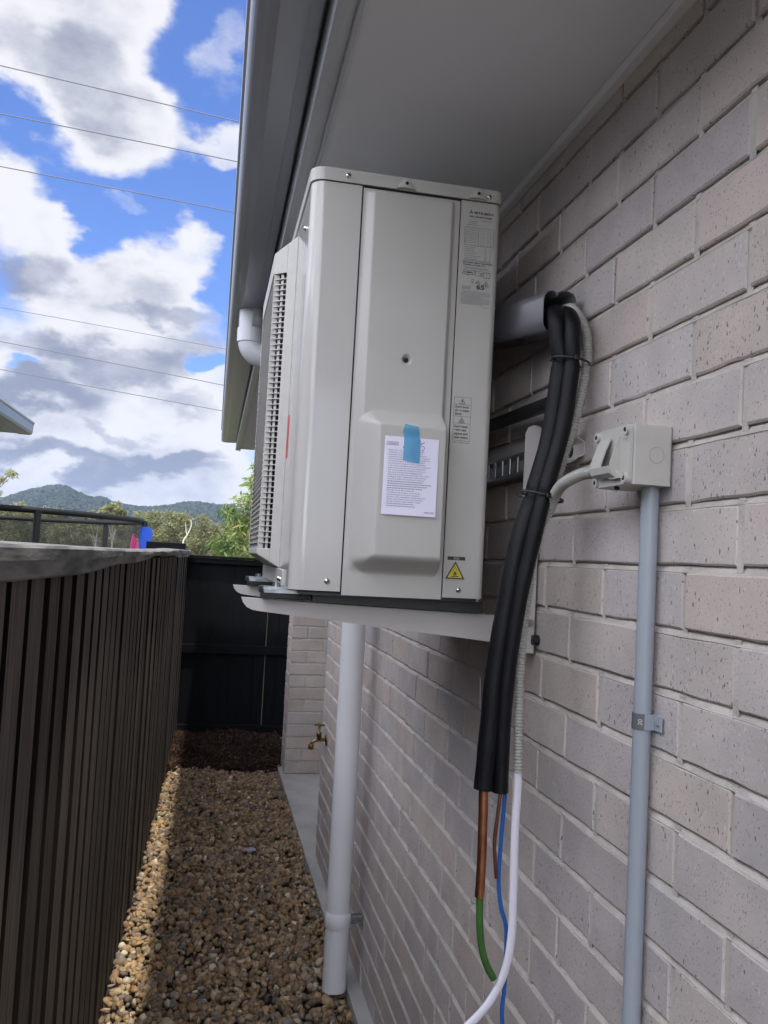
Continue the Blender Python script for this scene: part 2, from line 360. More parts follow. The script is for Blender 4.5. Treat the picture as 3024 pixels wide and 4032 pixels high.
# bark mulch
def mulch(n):
    y = rng.uniform(6.22, 7.45, n); x = rng.uniform(-.84, .03, n); k = y < 6.36
    y = np.where(k, y+rng.uniform(0, .06, n), y)
    L = rng.uniform(.012, .045, n); wd = rng.uniform(.002, .0055, n); th = rng.uniform(.001, .003, n)
    bv = np.array([(-1, -1, -1), (1, -.6, -1), (1, .6, -1), (-1, 1, -1), (-1, -1, 1), (1, -.6, 1), (1, .6, 1), (-1, 1, 1)], float)
    bf = np.array([(0, 3, 2, 1), (4, 5, 6, 7), (0, 1, 5, 4), (1, 2, 6, 5), (2, 3, 7, 6), (3, 0, 4, 7)])
    loc = bv[None]*np.stack([L, wd, th], 1)[:, None]
    a = rng.uniform(0, 6.283, n); e = rng.normal(0, .38, n)
    ca, sa, ce, se = np.cos(a), np.sin(a), np.cos(e), np.sin(e)
    X = loc[..., 0]*ce[:, None]-loc[..., 2]*se[:, None]; Z = loc[..., 0]*se[:, None]+loc[..., 2]*ce[:, None]; Y = loc[..., 1]
    X, Y = X*ca[:, None]-Y*sa[:, None], X*sa[:, None]+Y*ca[:, None]
    h = .02+.05*np.clip((y-6.25)/.3, 0, 1)-.03*np.clip((y-6.9)/.5, 0, 1)+.015*np.sin(x*11+y*5)+rng.uniform(-.015, .012, n)
    V = np.stack([X+x[:, None], Y+y[:, None], Z+h[:, None]], 2).reshape(-1, 3)
    F = (bf[None]+(np.arange(n)*8)[:, None, None]).reshape(-1, 4)
    pal = np.array([(.060, .032, .019), (.038, .023, .016), (.095, .050, .028), (.022, .015, .012), (.17, .10, .060)])
    t = pal[rng.choice(5, n, p=[.3, .3, .15, .2, .05])]*rng.uniform(.8, 1.2, n)[:, None]
    return V, F, np.repeat(t, 8, 0)
V, F, T = mulch(15000)
M_mul = mat('bark_chip', (.1, .05, .03), .85, attr='tone', var=.2, vscale=60, spec=.2)
tag(big_mesh('mulch', V, F, M_mul, T, smooth=False), 'dark red brown bark mulch in front of the black fence', 'mulch', kind='stuff')
mb = MB(); nn = 24
gv = [(-.86+.92*i/nn, 6.2+1.28*j/nn, -.015+.045*min(1, max(0, (j/nn*1.28)/.3))+.012*math.sin((-.86+.92*i/nn)*11+(6.2+1.28*j/nn)*5)-.02*max(0, j/nn-.6)) for j in range(nn+1) for i in range(nn+1)]
mb.add(gv, [(j*(nn+1)+i, j*(nn+1)+i+1, (j+1)*(nn+1)+i+1, (j+1)*(nn+1)+i) for j in range(nn) for i in range(nn)], True)
tag(mb.build('garden_bed', mat('bed_soil', (.035, .018, .012), .95, bump=.6, bscale=60), recalc=False), kind='structure')
# crumpled scrap on the stones
mb = MB(); g = []
for i in range(7):
    for j in range(5):
        g.append((-.36+.011*i+random.uniform(-.003, .003), 4.53+.012*j+random.uniform(-.003, .003), .03+random.uniform(-.005, .008)))
mb.add(g, [(i*5+j, (i+1)*5+j, (i+1)*5+j+1, i*5+j+1) for i in range(6) for j in range(4)], False)
tag(mb.build('plastic_scrap', mat('scrap', (.45, .45, .52), .3), recalc=False), 'small crumpled scrap of clear plastic lying on the pebbles', 'litter')

# ------------------------------------------------------------------ house
house = thing('house', 'pale brick house wall with grey eave along the right side of the passage', 'house')
BP, BL = .086, .24
def brick_wall(name, plane, face, u0, u1, z0, z1, offs, sign, depth=.06, parent=None, corner=None):
    """bricks on plane ('x' or 'y' constant) at coordinate face; sign = outward direction"""
    V = []; F = []; T = []; pal = [(.570, .512, .490), (.585, .520, .490), (.550, .505, .496), (.595, .518, .472), (.540, .492, .484), (.600, .532, .505), (.585, .500, .465)]
    mv = MB()
    r0 = int(math.floor((z0-.038)/BP)); r1 = int(math.ceil((z1-.038)/BP))
    def P(u, d, z):   # d = distance behind the face
        return (face-sign*d, u, z) if plane == 'x' else (u, face-sign*d, z)
    for r in range(r0, r1):
        za = max(z0, .038+r*BP+.005); zb = min(z1, .038+(r+1)*BP-.005)
        zl = .038+r*BP
        o = offs[r % 2]; k = math.floor((u0-o)/BL)
        us = [u0]
        while o+k*BL < u1:
            if o+k*BL > u0+.03: us.append(o+k*BL)
            k += 1
        if u1-us[-1] < .03: us.pop()
        us.append(u1)
        if zb > za:
            for i in range(len(us)-1):
                a = us[i]+(.005 if i > 0 else 0); b = us[i+1]-(.005 if i < len(us)-2 else 0)
                j = [random.uniform(-.0012, .0012) for _ in range(4)]; d0 = random.uniform(-.0014, .0016); c = .0028
                base = len(V)
                # subdivided rim for slightly ragged arrises
                m = 6; ring = []
                for t in range(m): ring.append((a+(b-a)*t/m, za))
                ring.append((b, za)); ring.append((b, (za+zb)/2))
                for t in range(m): ring.append((b+(a-b)*t/m, zb))
                ring.append((a, zb)); ring.append((a, (za+zb)/2))
                n = len(ring); cu, cz = (a+b)/2, (za+zb)/2
                jit = [random.uniform(-.0011, .0011)*(1 if random.random() > .05 else 2.2) for _ in range(n)]
                for (uu, zz), q in zip(ring, jit):
                    V.append(P(uu+(q if uu != u0 and uu != u1 else 0), depth*.5, zz+q))
                for (uu, zz), q in zip(ring, jit): V.append(P(uu, d0+c, zz+q))
                for (uu, zz), q in zip(ring, jit):
                    V.append(P(uu-c*(1 if uu > cu else -1)*(1 if abs(uu-cu) > (b-a)*.4 else 0), d0+abs(q)*.4, zz-c*(1 if zz > cz else -1)*(1 if abs(zz-cz) > .01 else 0)+q))
                for L in (0, 1):
                    for i2 in range(n): F.append((base+L*n+i2, base+L*n+(i2+1) % n, base+(L+1)*n+(i2+1) % n, base+(L+1)*n+i2))
                F.append(tuple(base+2*n+i2 for i2 in range(n)))
                tc = random.choice(pal); tq = random.uniform(.94, 1.05); tc = [c_*tq for c_ in tc]; T += [tc]*(3*n)
                # perpend mortar
                if i < len(us)-2:
                    u = us[i+1]; w = .0068; dd = random.uniform(.002, .005)
                    mv.add([P(u-w, dd, za-.008), P(u+w, dd, za-.008), P(u+w, dd, zb+.008), P(u-w, dd, zb+.008)], [(0, 1, 2, 3)])
        # weather struck bed joint: deep under the upper brick, flush on the lower
        if zl > z0 and zl < z1:
            m = max(2, int((u1-u0)/.06)); prev = None
            for t in range(m+1):
                u = u0+(u1-u0)*t/m; q = random.uniform(-.0008, .0008)
                cur = [P(u, .0105, zl+.0085), P(u, .0075+q, zl+.0035), P(u, .0012+q*.7, zl-.0052+q), P(u, .004, zl-.0085)]
                if prev:
                    b0 = len(mv.v); mv.v += prev+cur
                    for s_ in range(3): mv.f.append((b0+s_, b0+4+s_, b0+5+s_, b0+1+s_)); mv.sm.append(False)
                prev = cur
    mv.add([P(u0, .0095, z0), P(u1, .0095, z0), P(u1, .0095, z1), P(u0, .0095, z1)], [(0, 1, 2, 3)])
    mv.build(name+'_mortar' if False else 'mortar', M_mortar, parent, recalc=False)
    me = bpy.data.meshes.new(name); me.from_pydata(V, [], F); me.update()
    bm = bmesh.new(); bm.from_mesh(me); bmesh.ops.recalc_face_normals(bm, faces=bm.faces); bm.to_mesh(me); bm.free()
    a = me.color_attributes.new('tone', 'FLOAT_COLOR', 'POINT')
    cc = np.ones((len(V), 4), np.float32); cc[:, :3] = np.array(T); a.data.foreach_set('color', cc.ravel())
    me.materials.append(M_brick); o = bpy.data.objects.new('brickwork', me); COL.objects.link(o); o.parent = parent
    return o
# side wall (x = 0), recess return (y = 6.06) and the pier beyond
WO = [.0, .0]
brick_wall('side', 'x', 0, -1.2, 4.42, -.13, 2.44, [.2058, .0858], -1, parent=house)
brick_wall('return', 'y', 6.06, -.02, .36, .038, 2.44, [-.02-.24+.235, -.02+.115], -1, parent=house)
brick_wall('pier', 'x', -.02, 6.062, 6.35, .038, 2.44, [6.06+.12, 6.06+.24], -1, parent=house)
core = MB().box(.012, .11, -1.2, 4.42, -.13, 2.44).box(.0, .36, 6.075, 6.345, -.05, 2.44).box(.38, .5, 4.3, 6.35, -.05, 2.44).box(.11, .38, 4.3, 4.42, -.05, 2.44)
core.build('wall_core', M_mortar, house)
# soffit, quad trim, fascia, gutter
YE = 7.0
MB().box(-.462, .35, -1.2, YE, 2.41, 2.418).build('soffit', M_soffit, house)
MB().box(-.018, .0, -1.2, 4.42, 2.392, 2.4095).build('soffit_trim', M_trim, house, bevel=.0015)
sy = .0045
def shear(o, amt=sy, y0=1.0):
    for v in o.data.vertices: v.co.x += amt*(v.co.y-y0)
fas = MB().prism([(-.463, 2.398), (-.480, 2.396), (-.496, 2.398), (-.496, 2.54), (-.4645, 2.54)], -1.2, YE, 'xz')
fas.box(-.4645, -.457, -1.2, YE-.002, 2.389, 2.4085); shear(fas.build('fascia', M_fascia, house, bevel=.0015), .0035)
# quad gutter: rounded front
g = [(-.5035, 2.60), (-.5035, 2.462), (-.506, 2.458), (-.575, 2.455), (-.590, 2.457)]
for k in range(7):
    a = R(270-15*k); g.append((-.598+.021*math.cos(a), 2.478+.021*math.sin(a)))
g += [(-.619, 2.53), (-.6195, 2.552), (-.6255, 2.556), (-.6265, 2.566), (-.6215, 2.571), (-.614, 2.569)]
gm = MB().strip(g, .0015, -1.2, YE, 'xz')
gm.prism([(-.5045, 2.458), (-.590, 2.457), (-.612, 2.466), (-.618, 2.478), (-.619, 2.55), (-.5045, 2.55)], YE-.004, YE+.001, 'xz')
shear(gm.build('gutter', M_gutter, house), .0045)
shear(MB().box(-.5285, -.5265, -1.2, YE-.01, 2.4535, 2.457).box(-.552, -.551, -1.2, YE-.01, 2.4543, 2.457).build('gutter_crease', M_gutter, house), .0045)
roof = MB().add([(-.60, -1.2, 2.575), (-.60, YE-.02, 2.575), (3.4, YE-4, 4.0), (3.4, -1.2, 4.0), (3.4, YE-.02, 2.575)], [(0, 1, 2, 3), (1, 4, 2)]); roof.build('roof', M_roof, house, recalc=False)

# ------------------------------------------------------------------ downpipe and elbow
dp = thing('downpipe', 'white round rainwater downpipe running from gutter elbow down the brick wall', 'downpipe')
r0 = .0435; px, py = -.092, 3.1
path = [(-.533, py, 2.47), (-.533, py, 2.345)]
for k in range(9):
    a = R(180+90*k/8); path.append((-.533+.055+.055*math.cos(a), py, 2.345+.055*math.sin(a)))
MB().tube(path, r0, 28).build('elbow', M_pvcg, dp)
MB().tube([(-.533, py, 2.385), (-.533, py, 2.335)], .0475, 28).build('collar', M_pvcg, dp)
path = [(-.478, py, 2.29), (px-.05, py, 2.24)]
for k in range(1, 8):
    a = R(90-90*k/8); path.append((px-.05+.05*math.cos(a), py, 2.19+.05*math.sin(a)))
path += [(px, py, 2.19), (px, py, .03)]
MB().tube(path, r0, 32).build('pipe', M_pvc, dp)
MB().tube([(px, py, .248), (px, py, .252), (px, py, .300), (px, py, .304)], [r0+.001, .0475, .0475, r0+.001], 32).build('collar', M_pvc, dp)
MB().box(px+.035, -.002, py-.013, py+.013, .26, .29).build('pipe_clip', M_galv, dp, bevel=.003)
# ------------------------------------------------------------------ garden tap
tp = thing('garden_tap', 'old brass garden tap sticking out of the brick corner', 'tap'); ty, tz = 4.24, .668
MB().tube([(-.001, ty, tz), (-.006, ty, tz), (-.009, ty, tz)], [.026, .026, .013], 20).build('wall_flange', M_brass, tp)
MB().tube(spline([(-.004, ty, tz), (-.03, ty, tz), (-.052, ty, tz-.002), (-.070, ty, tz-.012), (-.077, ty, tz-.03)], 5), .0085, 14).tube([(-.077, ty, tz-.022), (-.077, ty, tz-.026), (-.0775, ty, tz-.045), (-.078, ty, tz-.047)], [.011, .0135, .0135, .011], 14).build('spout', M_brass, tp)
MB().tube([(-.040, ty, tz), (-.040, ty, tz+.022), (-.040, ty, tz+.023), (-.040, ty, tz+.038), (-.040, ty, tz+.039), (-.040, ty, tz+.07)], [.011, .011, .0135, .0125, .006, .0055], 14).build('valve_stem', M_brass, tp)
MB().tube([(-.066, ty, tz+.072), (-.052, ty, tz+.073), (-.040, ty, tz+.075), (-.028, ty, tz+.073), (-.014, ty, tz+.072)], [.0065, .0045, .006, .0045, .0065], 10).tube([(-.040, ty-.026, tz+.072), (-.040, ty, tz+.074), (-.040, ty+.026, tz+.072)], [.0065, .005, .0065], 10).build('handle', M_brass, tp)

# ------------------------------------------------------------------ left paling fence
fl = thing('paling_fence', 'dark stained wooden paling fence along the left side of the passage', 'fence')
def fbox(mb, y0, y1, d0, d1, z0, z1, lean=0):
    vs = []
    for z in (z0, z1):
        for (y, d) in ((y0, d0), (y1, d0), (y1, d1), (y0, d1)): vs.append((fx(y)+d, y+(lean if z == z1 else 0), z))
    mb.add(vs, [(0, 1, 2, 3), (4, 5, 6, 7), (0, 1, 5, 4), (1, 2, 6, 5), (2, 3, 7, 6), (3, 0, 4, 7)])
y = -1.0; k = 0
front = []
while y < 7.36:
    w = random.uniform(.088, .108); gp = random.uniform(.028, .052)
    mb = MB(); fbox(mb, y, min(y+w, 7.4), -.027, random.uniform(-.004, .002), -.01, 1.525, random.uniform(-.004, .004)); 
    pl = mb.build('paling', [M_fence, M_fshade], fl)
    for p in pl.data.polygons: p.material_index = 1 if abs(p.normal.y) > .7 else 0  # board sides get the gap shade as colour
    y += w+gp
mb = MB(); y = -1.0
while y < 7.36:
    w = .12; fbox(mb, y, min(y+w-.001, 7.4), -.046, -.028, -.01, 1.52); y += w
mb.build('backing_palings', M_fshade, fl)
# capping: wavy weathered board, front edge slightly warped
mb = MB(); n = 160; vs = []
for i in range(n+1):
    y = -1.0+8.42*i/n
    wv = .0055*math.sin(y*1.7+.5)+.003*math.sin(y*4.1+1)+.002*math.sin(y*9.3)
    zt = 1.566+.005*math.sin(y*1.1+.6)-.006*max(0, (y-5.8)/1.5)
    zb = 1.519+.007*math.sin(y*1.3+2.4)+.003*math.sin(y*5+1)+(.012 if 3 < y < 6 else 0)*math.sin((y-3)/3*math.pi)
    x = fx(y)+.022+wv
    vs += [(x-.105, y, zt+.004), (x-.006, y, zt), (x, y, zt-.005), (x+.002*math.sin(y*6), y, (zt+zb)/2+.004), (x-.003, y, zb+.004), (x-.008, y, zb), (x-.105, y, zb)]
q = 7
fs = [(i*q+k, i*q+(k+1) % q, (i+1)*q+(k+1) % q, (i+1)*q+k) for i in range(n) for k in range(q)]
fs += [tuple(range(q)), tuple(range(n*q, n*q+q))]
mb.add(vs, fs, False); mb.build('capping', M_fcap, fl)
# ------------------------------------------------------------------ far black fence
ff = thing('black_fence', 'black painted timber fence across the end of the passage', 'fence'); FY = 7.45
x = -1.6; i = 0
while x < .9:
    w = .1; gap = .0022 if abs(x+.21) < .03 else .0
    MB().box(x, x+w-gap, FY+.004*(i % 2), FY+.016+.004*(i % 2), .0, 1.5).build('paling', M_ffence, ff, bevel=.0012, seg=1); x += w; i += 1
for (z0, z1, dy) in ((1.462, 1.505, .0), (.703, .775, .0), (.028, .102, .0)):
    MB().box(-1.6, .9, FY-.04, FY-.001, z0, z1).build('rail', M_ffence, ff, bevel=.003)
MB().box(-1.6, .9, FY-.055, FY+.05, 1.506, 1.528).build('capping', M_ffence, ff, bevel=.003)
MB().box(-1.16, -.835, FY+.06, FY+.16, -.05, 1.622).build('post', M_ffence, ff, bevel=.004)

# ------------------------------------------------------------------ outdoor unit
ac = thing('outdoor_unit', 'off white air conditioner outdoor unit mounted high on the brick wall', 'air conditioner')
X0, X1, Y0, Y1, Z0, Z1 = -.487, -.126, 1.515, 2.285, 1.517, 2.262
S1, S2 = -.394, -.2065
MB().prism(rrect(X0+.004, X1-.004, Y0+.004, Y1-.006, (.024, .014, .01, .024), 6), Z0-.004, Z1-.002).build('inner_chassis', M_black, ac)
def shell(out, th, z0, z1, name, m):   # open plan polyline with thickness
    return MB().strip(out, th, z0, z1, 'xy').build(name, m, ac, bevel=.0012)
arc = lambda cx, cy, r, a0, a1, n=8: [(cx+r*math.cos(R(a0+(a1-a0)*k/n)), cy+r*math.sin(R(a0+(a1-a0)*k/n))) for k in range(n+1)]
rc = .026
fp = [(S1-.0014, Y0)]+arc(X0+rc, Y0+rc, rc, 270, 180)+arc(X0+rc, Y1-rc, rc, 180, 90)+[(X0+.12, Y1)]
o = MB().strip(fp, -.002, Z0-.002, Z1-.0015, 'xy').build('front_panel', M_acgloss, ac)
for p in o.data.polygons: p.use_smooth = abs(p.normal.z) < .5 and p.area < .03
o.data.materials.append(M_ac)
bp = [(S2+.0012, Y0)]+arc(X1-.014, Y0+.014, .014, 270, 360)+[(X1, Y1-.02)]
MB().strip(bp, .002, Z0-.004, Z1-.0015, 'xy').build('back_panel', M_ac, ac)
MB().box(X0+.12, X1, Y1-.003, Y1, Z0, Z1-.002).build('end_panel', M_ac, ac)
# service panel: pressed sheet with a shallow raised field and a deep valve cover
def sst(t): t = min(1, max(0, t)); return t*t*(3-2*t)
nx, nz = 110, 330; xa, xb, za, zb = S1+.0012, S2-.0012, Z0-.008, Z1-.0045
def ph(x, z):
    r = sst((x+.389)/.018)*sst((-.2165-x)/.010)*sst((2.256-z)/.008)*1.0
    h = .0105*r
    # rounded-box distance for valve cover
    def edge(x):
        l = sst((x+.385)/.040); rr = sst((-.2105-x)/.017); return min(l, rr)
    zz = sst((z-1.548)/.038)*sst((1.847-z)/.034)
    e = edge(x)
    h += .040*(e*zz if e*zz < .0 else (1-math.sqrt(min(1, (1-e)**2+(1-zz)**2))))**1.0
    if z < 1.60: h -= .0105*r*sst((1.60-z)/.05)*(1-zz)*1.0
    d = math.hypot(x+.2975, z-1.944)
    if d < .0095: h -= .007*sst((.0095-d)/.004)
    return h
# outside the raised areas the panel is flat
vs = []; 
for j in range(nz+1):
    for i in range(nx+1):
        x = xa+(xb-xa)*i/nx; z = za+(zb-za)*j/nz; vs.append((x, Y0-.0005-ph(x, z), z))
fs = [(j*(nx+1)+i, j*(nx+1)+i+1, (j+1)*(nx+1)+i+1, (j+1)*(nx+1)+i) for j in range(nz) for i in range(nx)]
mb = MB().add(vs, fs, True); mb.add([(xa, Y0, za), (xb, Y0, za), (xb, Y0+.004, za), (xa, Y0+.004, za)], [(0, 1, 2, 3)])
sp = mb.build('service_panel', M_ac, ac, recalc=False)
def screw(x, z, y, r=.0062, nm='screw', par=None):
    mb = MB(); mb.tube([(x, y+.002, z), (x, y-.001, z), (x, y-.0028, z), (x, y-.0036, z)], [r, r, r*.72, r*.3], 18)
    s = mb.build(nm, M_screw, par or ac); k = MB().box(x-r*.5, x+r*.5, y-.0042, y-.003, z-r*.1, z+r*.1).box(x-r*.1, x+r*.1, y-.00425, y-.003, z-r*.5, z+r*.5).build('screw_slot', M_black, s); return s
for (x, z, y) in ((-.4225, 2.2745, Y0-.003), (-.1525, 2.2715, Y0-.003), (-.4195, 1.5325, Y0), (-.1745, 1.5275, Y0), (-.2975, 1.944, Y0-.0035)):
    q_ = screw(x, z, y, .0055 if z != 1.944 else .0048)
    if z == 1.944: q_.data.materials[0] = M_rubber  # recessed screw blackened; the shade of its hole is put into the colour
# lid
lid = MB().prism(rrect(X0-.003, X1+.002, Y0-.003, Y1+.003, (rc+.002, .015, .015, rc+.002), 8), Z1+.0005, Z1+.024, 'xy').build('lid', M_ac, ac, bevel=.006, seg=4)
MB().prism(rrect(X0+.0015, X1-.0025, Y0+.0015, Y1-.0015, (rc-.001, .012, .012, rc-.001), 8), Z1-.003, Z1+.001, 'xy').build('lid_gap_shade', M_black, ac)  # black layer painting the shaded gap line under the lid
for x in (-.314, -.175):
    mb = MB(); n = 16; vs = []
    for (w, dz, dy) in ((.0185, .0015, .0), (.011, .010, .0), (.006, .0195, .0)):
        pass
    ring0 = [(x+.0185*math.cos(R(a)), Y0-.003-.0085*math.sin(R(a)), Z1+.002) for a in range(0, 181, 12)]
    ring1 = [(x+.0095*math.cos(R(a)), Y0-.003-.0055*math.sin(R(a)), Z1+.017) for a in range(0, 181, 12)]
    ring2 = [(x+.005*math.cos(R(a)), Y0-.0025-.001*math.sin(R(a)), Z1+.0215) for a in range(0, 181, 12)]
    m = len(ring0); mb.add(ring0+ring1+ring2, [(i, i+1, i+1+m, i+m) for i in range(m-1)]+[(i+m, i+1+m, i+1+2*m, i+2*m) for i in range(m-1)], True)
    mb.add(ring0, [tuple(range(m))]); t = mb.build('lid_lug', M_ac, ac)
    MB().tube([(x, Y0-.0115, Z1+.0105), (x, Y0-.005, Z1+.011)], .003, 12).build('lug_hole', M_black, t)
# fan guard
GX, ya, yb, yc, yd = -.5315, 1.757, 1.795, 2.185, 2.232
gz0, gz1, fz0, fz1 = 1.549, 2.243, 1.575, 2.212
sz0, sz1 = 1.587, 2.168
def cp(t):  # along the near chamfer from body to front edge
    return (X0+(GX-X0)*t, ya+(yb-ya)*t)
gd = MB()
a, b = cp(.0), cp(.42)
def q4(p0, p1, z0a, z1a, z0b, z1b): gd.add([(p0[0], p0[1], z0a), (p1[0], p1[1], z0b), (p1[0], p1[1], z1b), (p0[0], p0[1], z1a)], [(0, 1, 2, 3)])
zl = lambda t: gz0+(fz0-gz0)*t
zh = lambda t: gz1+(fz1-gz1)*t
E = cp(1.)
q4(cp(0), cp(.42), zl(0), zh(0), zl(.42), zh(.42))
q4(cp(.42), E, zl(.42), sz0, zl(1), sz0); q4(cp(.42), E, sz1, zh(.42), sz1, zh(1))
q4(E, (GX, yc), fz0, sz0, fz0, sz0); q4(E, (GX, yc), sz1, fz1, sz1, fz1)
q4((GX, yc), (X0, yd), fz0, fz1, gz0, gz1)
gd.add([(X0, ya, gz1), E+(fz1,), (GX, yc, fz1), (X0, yd, gz1)], [(0, 1, 2, 3)]); gd.add([(X0, ya, gz0), E+(fz0,), (GX, yc, fz0), (X0, yd, gz0)], [(0, 1, 2, 3)])
go = gd.build('fan_guard', M_plastic, ac, recalc=True); so = go.modifiers.new('solid', 'SOLIDIFY'); so.thickness = .002; so.offset = 0
bv = go.modifiers.new('bevel', 'BEVEL'); bv.width = .002; bv.segments = 2; bv.limit_method = 'ANGLE'; bv.angle_limit = R(20)
sl_ = MB(); nS = 50
c42 = cp(.42)
nrm = Vector((ya-yb, GX-X0)); nrm = Vector((-(yb-ya), (GX-X0), 0)).normalized()  # outward of chamfer
if nrm.y > 0: nrm = -nrm
for k in range(1, nS):
    z = sz0+(sz1-sz0)*k/nS; t = .0009; ins = .013
    o1 = [c42, E, (GX, yc)]; i1 = [(c42[0]-nrm.x*ins, c42[1]-nrm.y*ins), (E[0]+ins, E[1]+ins*.5), (GX+ins, yc-.002)]
    vs = [(p[0], p[1], z-t) for p in o1]+[(p[0], p[1], z+t) for p in o1]+[(p[0], p[1], z-t+.001) for p in i1]+[(p[0], p[1], z+t+.001) for p in i1]
    sl_.add(vs, [(0, 1, 4, 3), (1, 2, 5, 4), (6, 7, 10, 9), (7, 8, 11, 10), (0, 1, 7, 6), (1, 2, 8, 7), (3, 4, 10, 9), (4, 5, 11, 10)])
sl_.build('guard_louvres', M_plastic, ac, recalc=True)
rb = MB()
m_ = cp(.66); rb.add([(m_[0]-nrm.x*.004+dx, m_[1]-nrm.y*.004+dy, z) for z in (sz0, sz1) for (dx, dy) in ((-.0025, .0022), (.0025, -.0022), (.0035, .0008), (-.0015, .0045))], [(0, 1, 5, 4), (1, 2, 6, 5), (2, 3, 7, 6), (3, 0, 4, 7)])
yy = yb+.03
while yy < yc: rb.box(GX+.004, GX+.008, yy-.0012, yy+.0012, sz0, sz1); yy += .03
rb.box(GX+.0005, GX+.012, yb-.0012, yb+.0012, sz0, sz1)
rb.build('guard_ribs', M_plastic, ac)
MB().box(X0-.0012, X0-.0005, ya+.03, yd-.03, gz0+.03, gz1-.04).build('fan_dark_panel', M_black, ac)  # black sheet stands in for the unlit opening behind the louvres
# reverse side edges: front base tabs with screws
bs = MB().box(X0-.004, X0+.001, 1.63, 2.22, Z0-.001, 1.547).build('base_strip', M_plastic, ac, bevel=.001)
for y in (1.655, 1.70): MB().tube([(X0-.003, y, 1.528), (X0-.006, y, 1.528), (X0-.0075, y, 1.528)], [.005, .005, .002], 12).build('screw', M_screw, ac)
MB().tube([(X0+.001, 1.60, 2.20), (X0-.003, 1.60, 2.20), (X0-.0045, 1.60, 2.20)], [.005, .005, .002], 12).build('screw', M_screw, ac)
# red patch painted as a sticker's reflection in the front panel
MB().box(X0-.0012, X0-.0002, 1.722, 1.742, 1.772, 1.86).build('red_reflection', mat('reflection_red', (.55, .02, .03), .4), ac)
# feet: galvanised rails with rubber pads and bolts
for (yf, nm) in ((1.585, 0), (2.165, 1)):
    ft = MB(); prof = [(-.535, -.02), (-.528, -.028), (-.12, -.028), (-.12, .028), (-.528, .028), (-.535, .02)]
    ft.prism([(x, yf+d) for x, d in prof], Z0-.0115, Z0-.0045); ft.prism([(x, yf+d*.7) for x, d in prof], Z0-.0045, Z0-.0005)
    f = ft.build('foot_rail', M_galv, ac, bevel=.002)
    MB().tube([(-.505, yf-.004, Z0-.001), (-.505, yf-.004, Z0+.007)], .0075, 6).build('bolt', M_galv, f)
    MB().add([(-.487, yf-.025, Z0-.001), (-.460, yf-.02, Z0-.001), (-.463, yf-.01, Z0+.012), (-.470, yf-.012, Z0+.014)], [(0, 1, 2, 3)]).build('foot_gusset', M_galv, f)
    MB().box(-.531, -.44, yf-.027, yf+.027, Z0-.0225, Z0-.0117).build('rubber_pad', M_rubber, ac, bevel=.002)
    MB().prism([(-.438, Z0-.012), (-.438, Z0-.024), (-.115, Z0-.033), (-.115, Z0-.012)], yf-.024, yf+.024, 'xz').build('foot_shade_band', mat('steel_in_shade', (.05, .055, .06), .5, .5), ac)  # dark band; shade under the unit put into its colour and shape
MB().box(X0+.02, X1-.01, Y0+.012, Y1-.02, Z0-.010, Z0-.0045).build('base_pan', mat('steel_in_shade', (.05, .055, .06), .5, .5), ac)  # pan coloured dark for the shade beneath the casing

# ------------------------------------------------------------------ printed marks
class Txt:
    def __init__(s): s.mb = MB()
    def text(s, st, x, z, size, y, width=None, bold=False, align='LEFT', slant=0.):
        c = bpy.data.curves.new('t', 'FONT'); c.body = st; c.size = size; c.align_x = align
        if bold: c.offset = size*.03
        ob = bpy.data.objects.new('t', c); me = bpy.data.meshes.new_from_object(ob)
        if len(me.vertices):
            xs = [v.co.x for v in me.vertices]; k = 1.
            if width: k = width/max(1e-6, (max(xs)-min(xs)))
            s.mb.add([(x+v.co.x*k, y, z+v.co.y+v.co.x*k*slant) for v in me.vertices], [tuple(p.vertices) for p in me.polygons])
        bpy.data.objects.remove(ob); bpy.data.curves.remove(c); bpy.data.meshes.remove(me); return s
    def rect(s, x0, x1, z0, z1, y): s.mb.add([(x0, y, z0), (x1, y, z0), (x1, y, z1), (x0, y, z1)], [(0, 1, 2, 3)]); return s
    def line(s, x0, z0, x1, z1, w, y):
        d = Vector((x1-x0, z1-z0)).normalized(); n = Vector((-d.y, d.x))*w/2; e = d*w*.3
        s.mb.add([(x0-e.x+n.x, y, z0-e.y+n.y), (x0-e.x-n.x, y, z0-e.y-n.y), (x1+e.x-n.x, y, z1+e.y-n.y), (x1+e.x+n.x, y, z1+e.y+n.y)], [(0, 1, 2, 3)]); return s
    def poly(s, pts, y): s.mb.add([(a, y, b) for a, b in pts], [tuple(range(len(pts)))]); return s
    def frame(s, x0, x1, z0, z1, w, y):
        for a in ((x0, z0, x1, z0), (x1, z0, x1, z1), (x1, z1, x0, z1), (x0, z1, x0, z0)): s.line(*a, w, y)
        return s
    def tri(s, cx, z0, w, h, lw, y): s.line(cx-w/2, z0, cx+w/2, z0, lw, y).line(cx+w/2, z0, cx, z0+h, lw, y).line(cx, z0+h, cx-w/2, z0, lw, y); return s
    def build(s, nm, m, par): return s.mb.build(nm, m, par, recalc=False)
yl = Y0-.0004
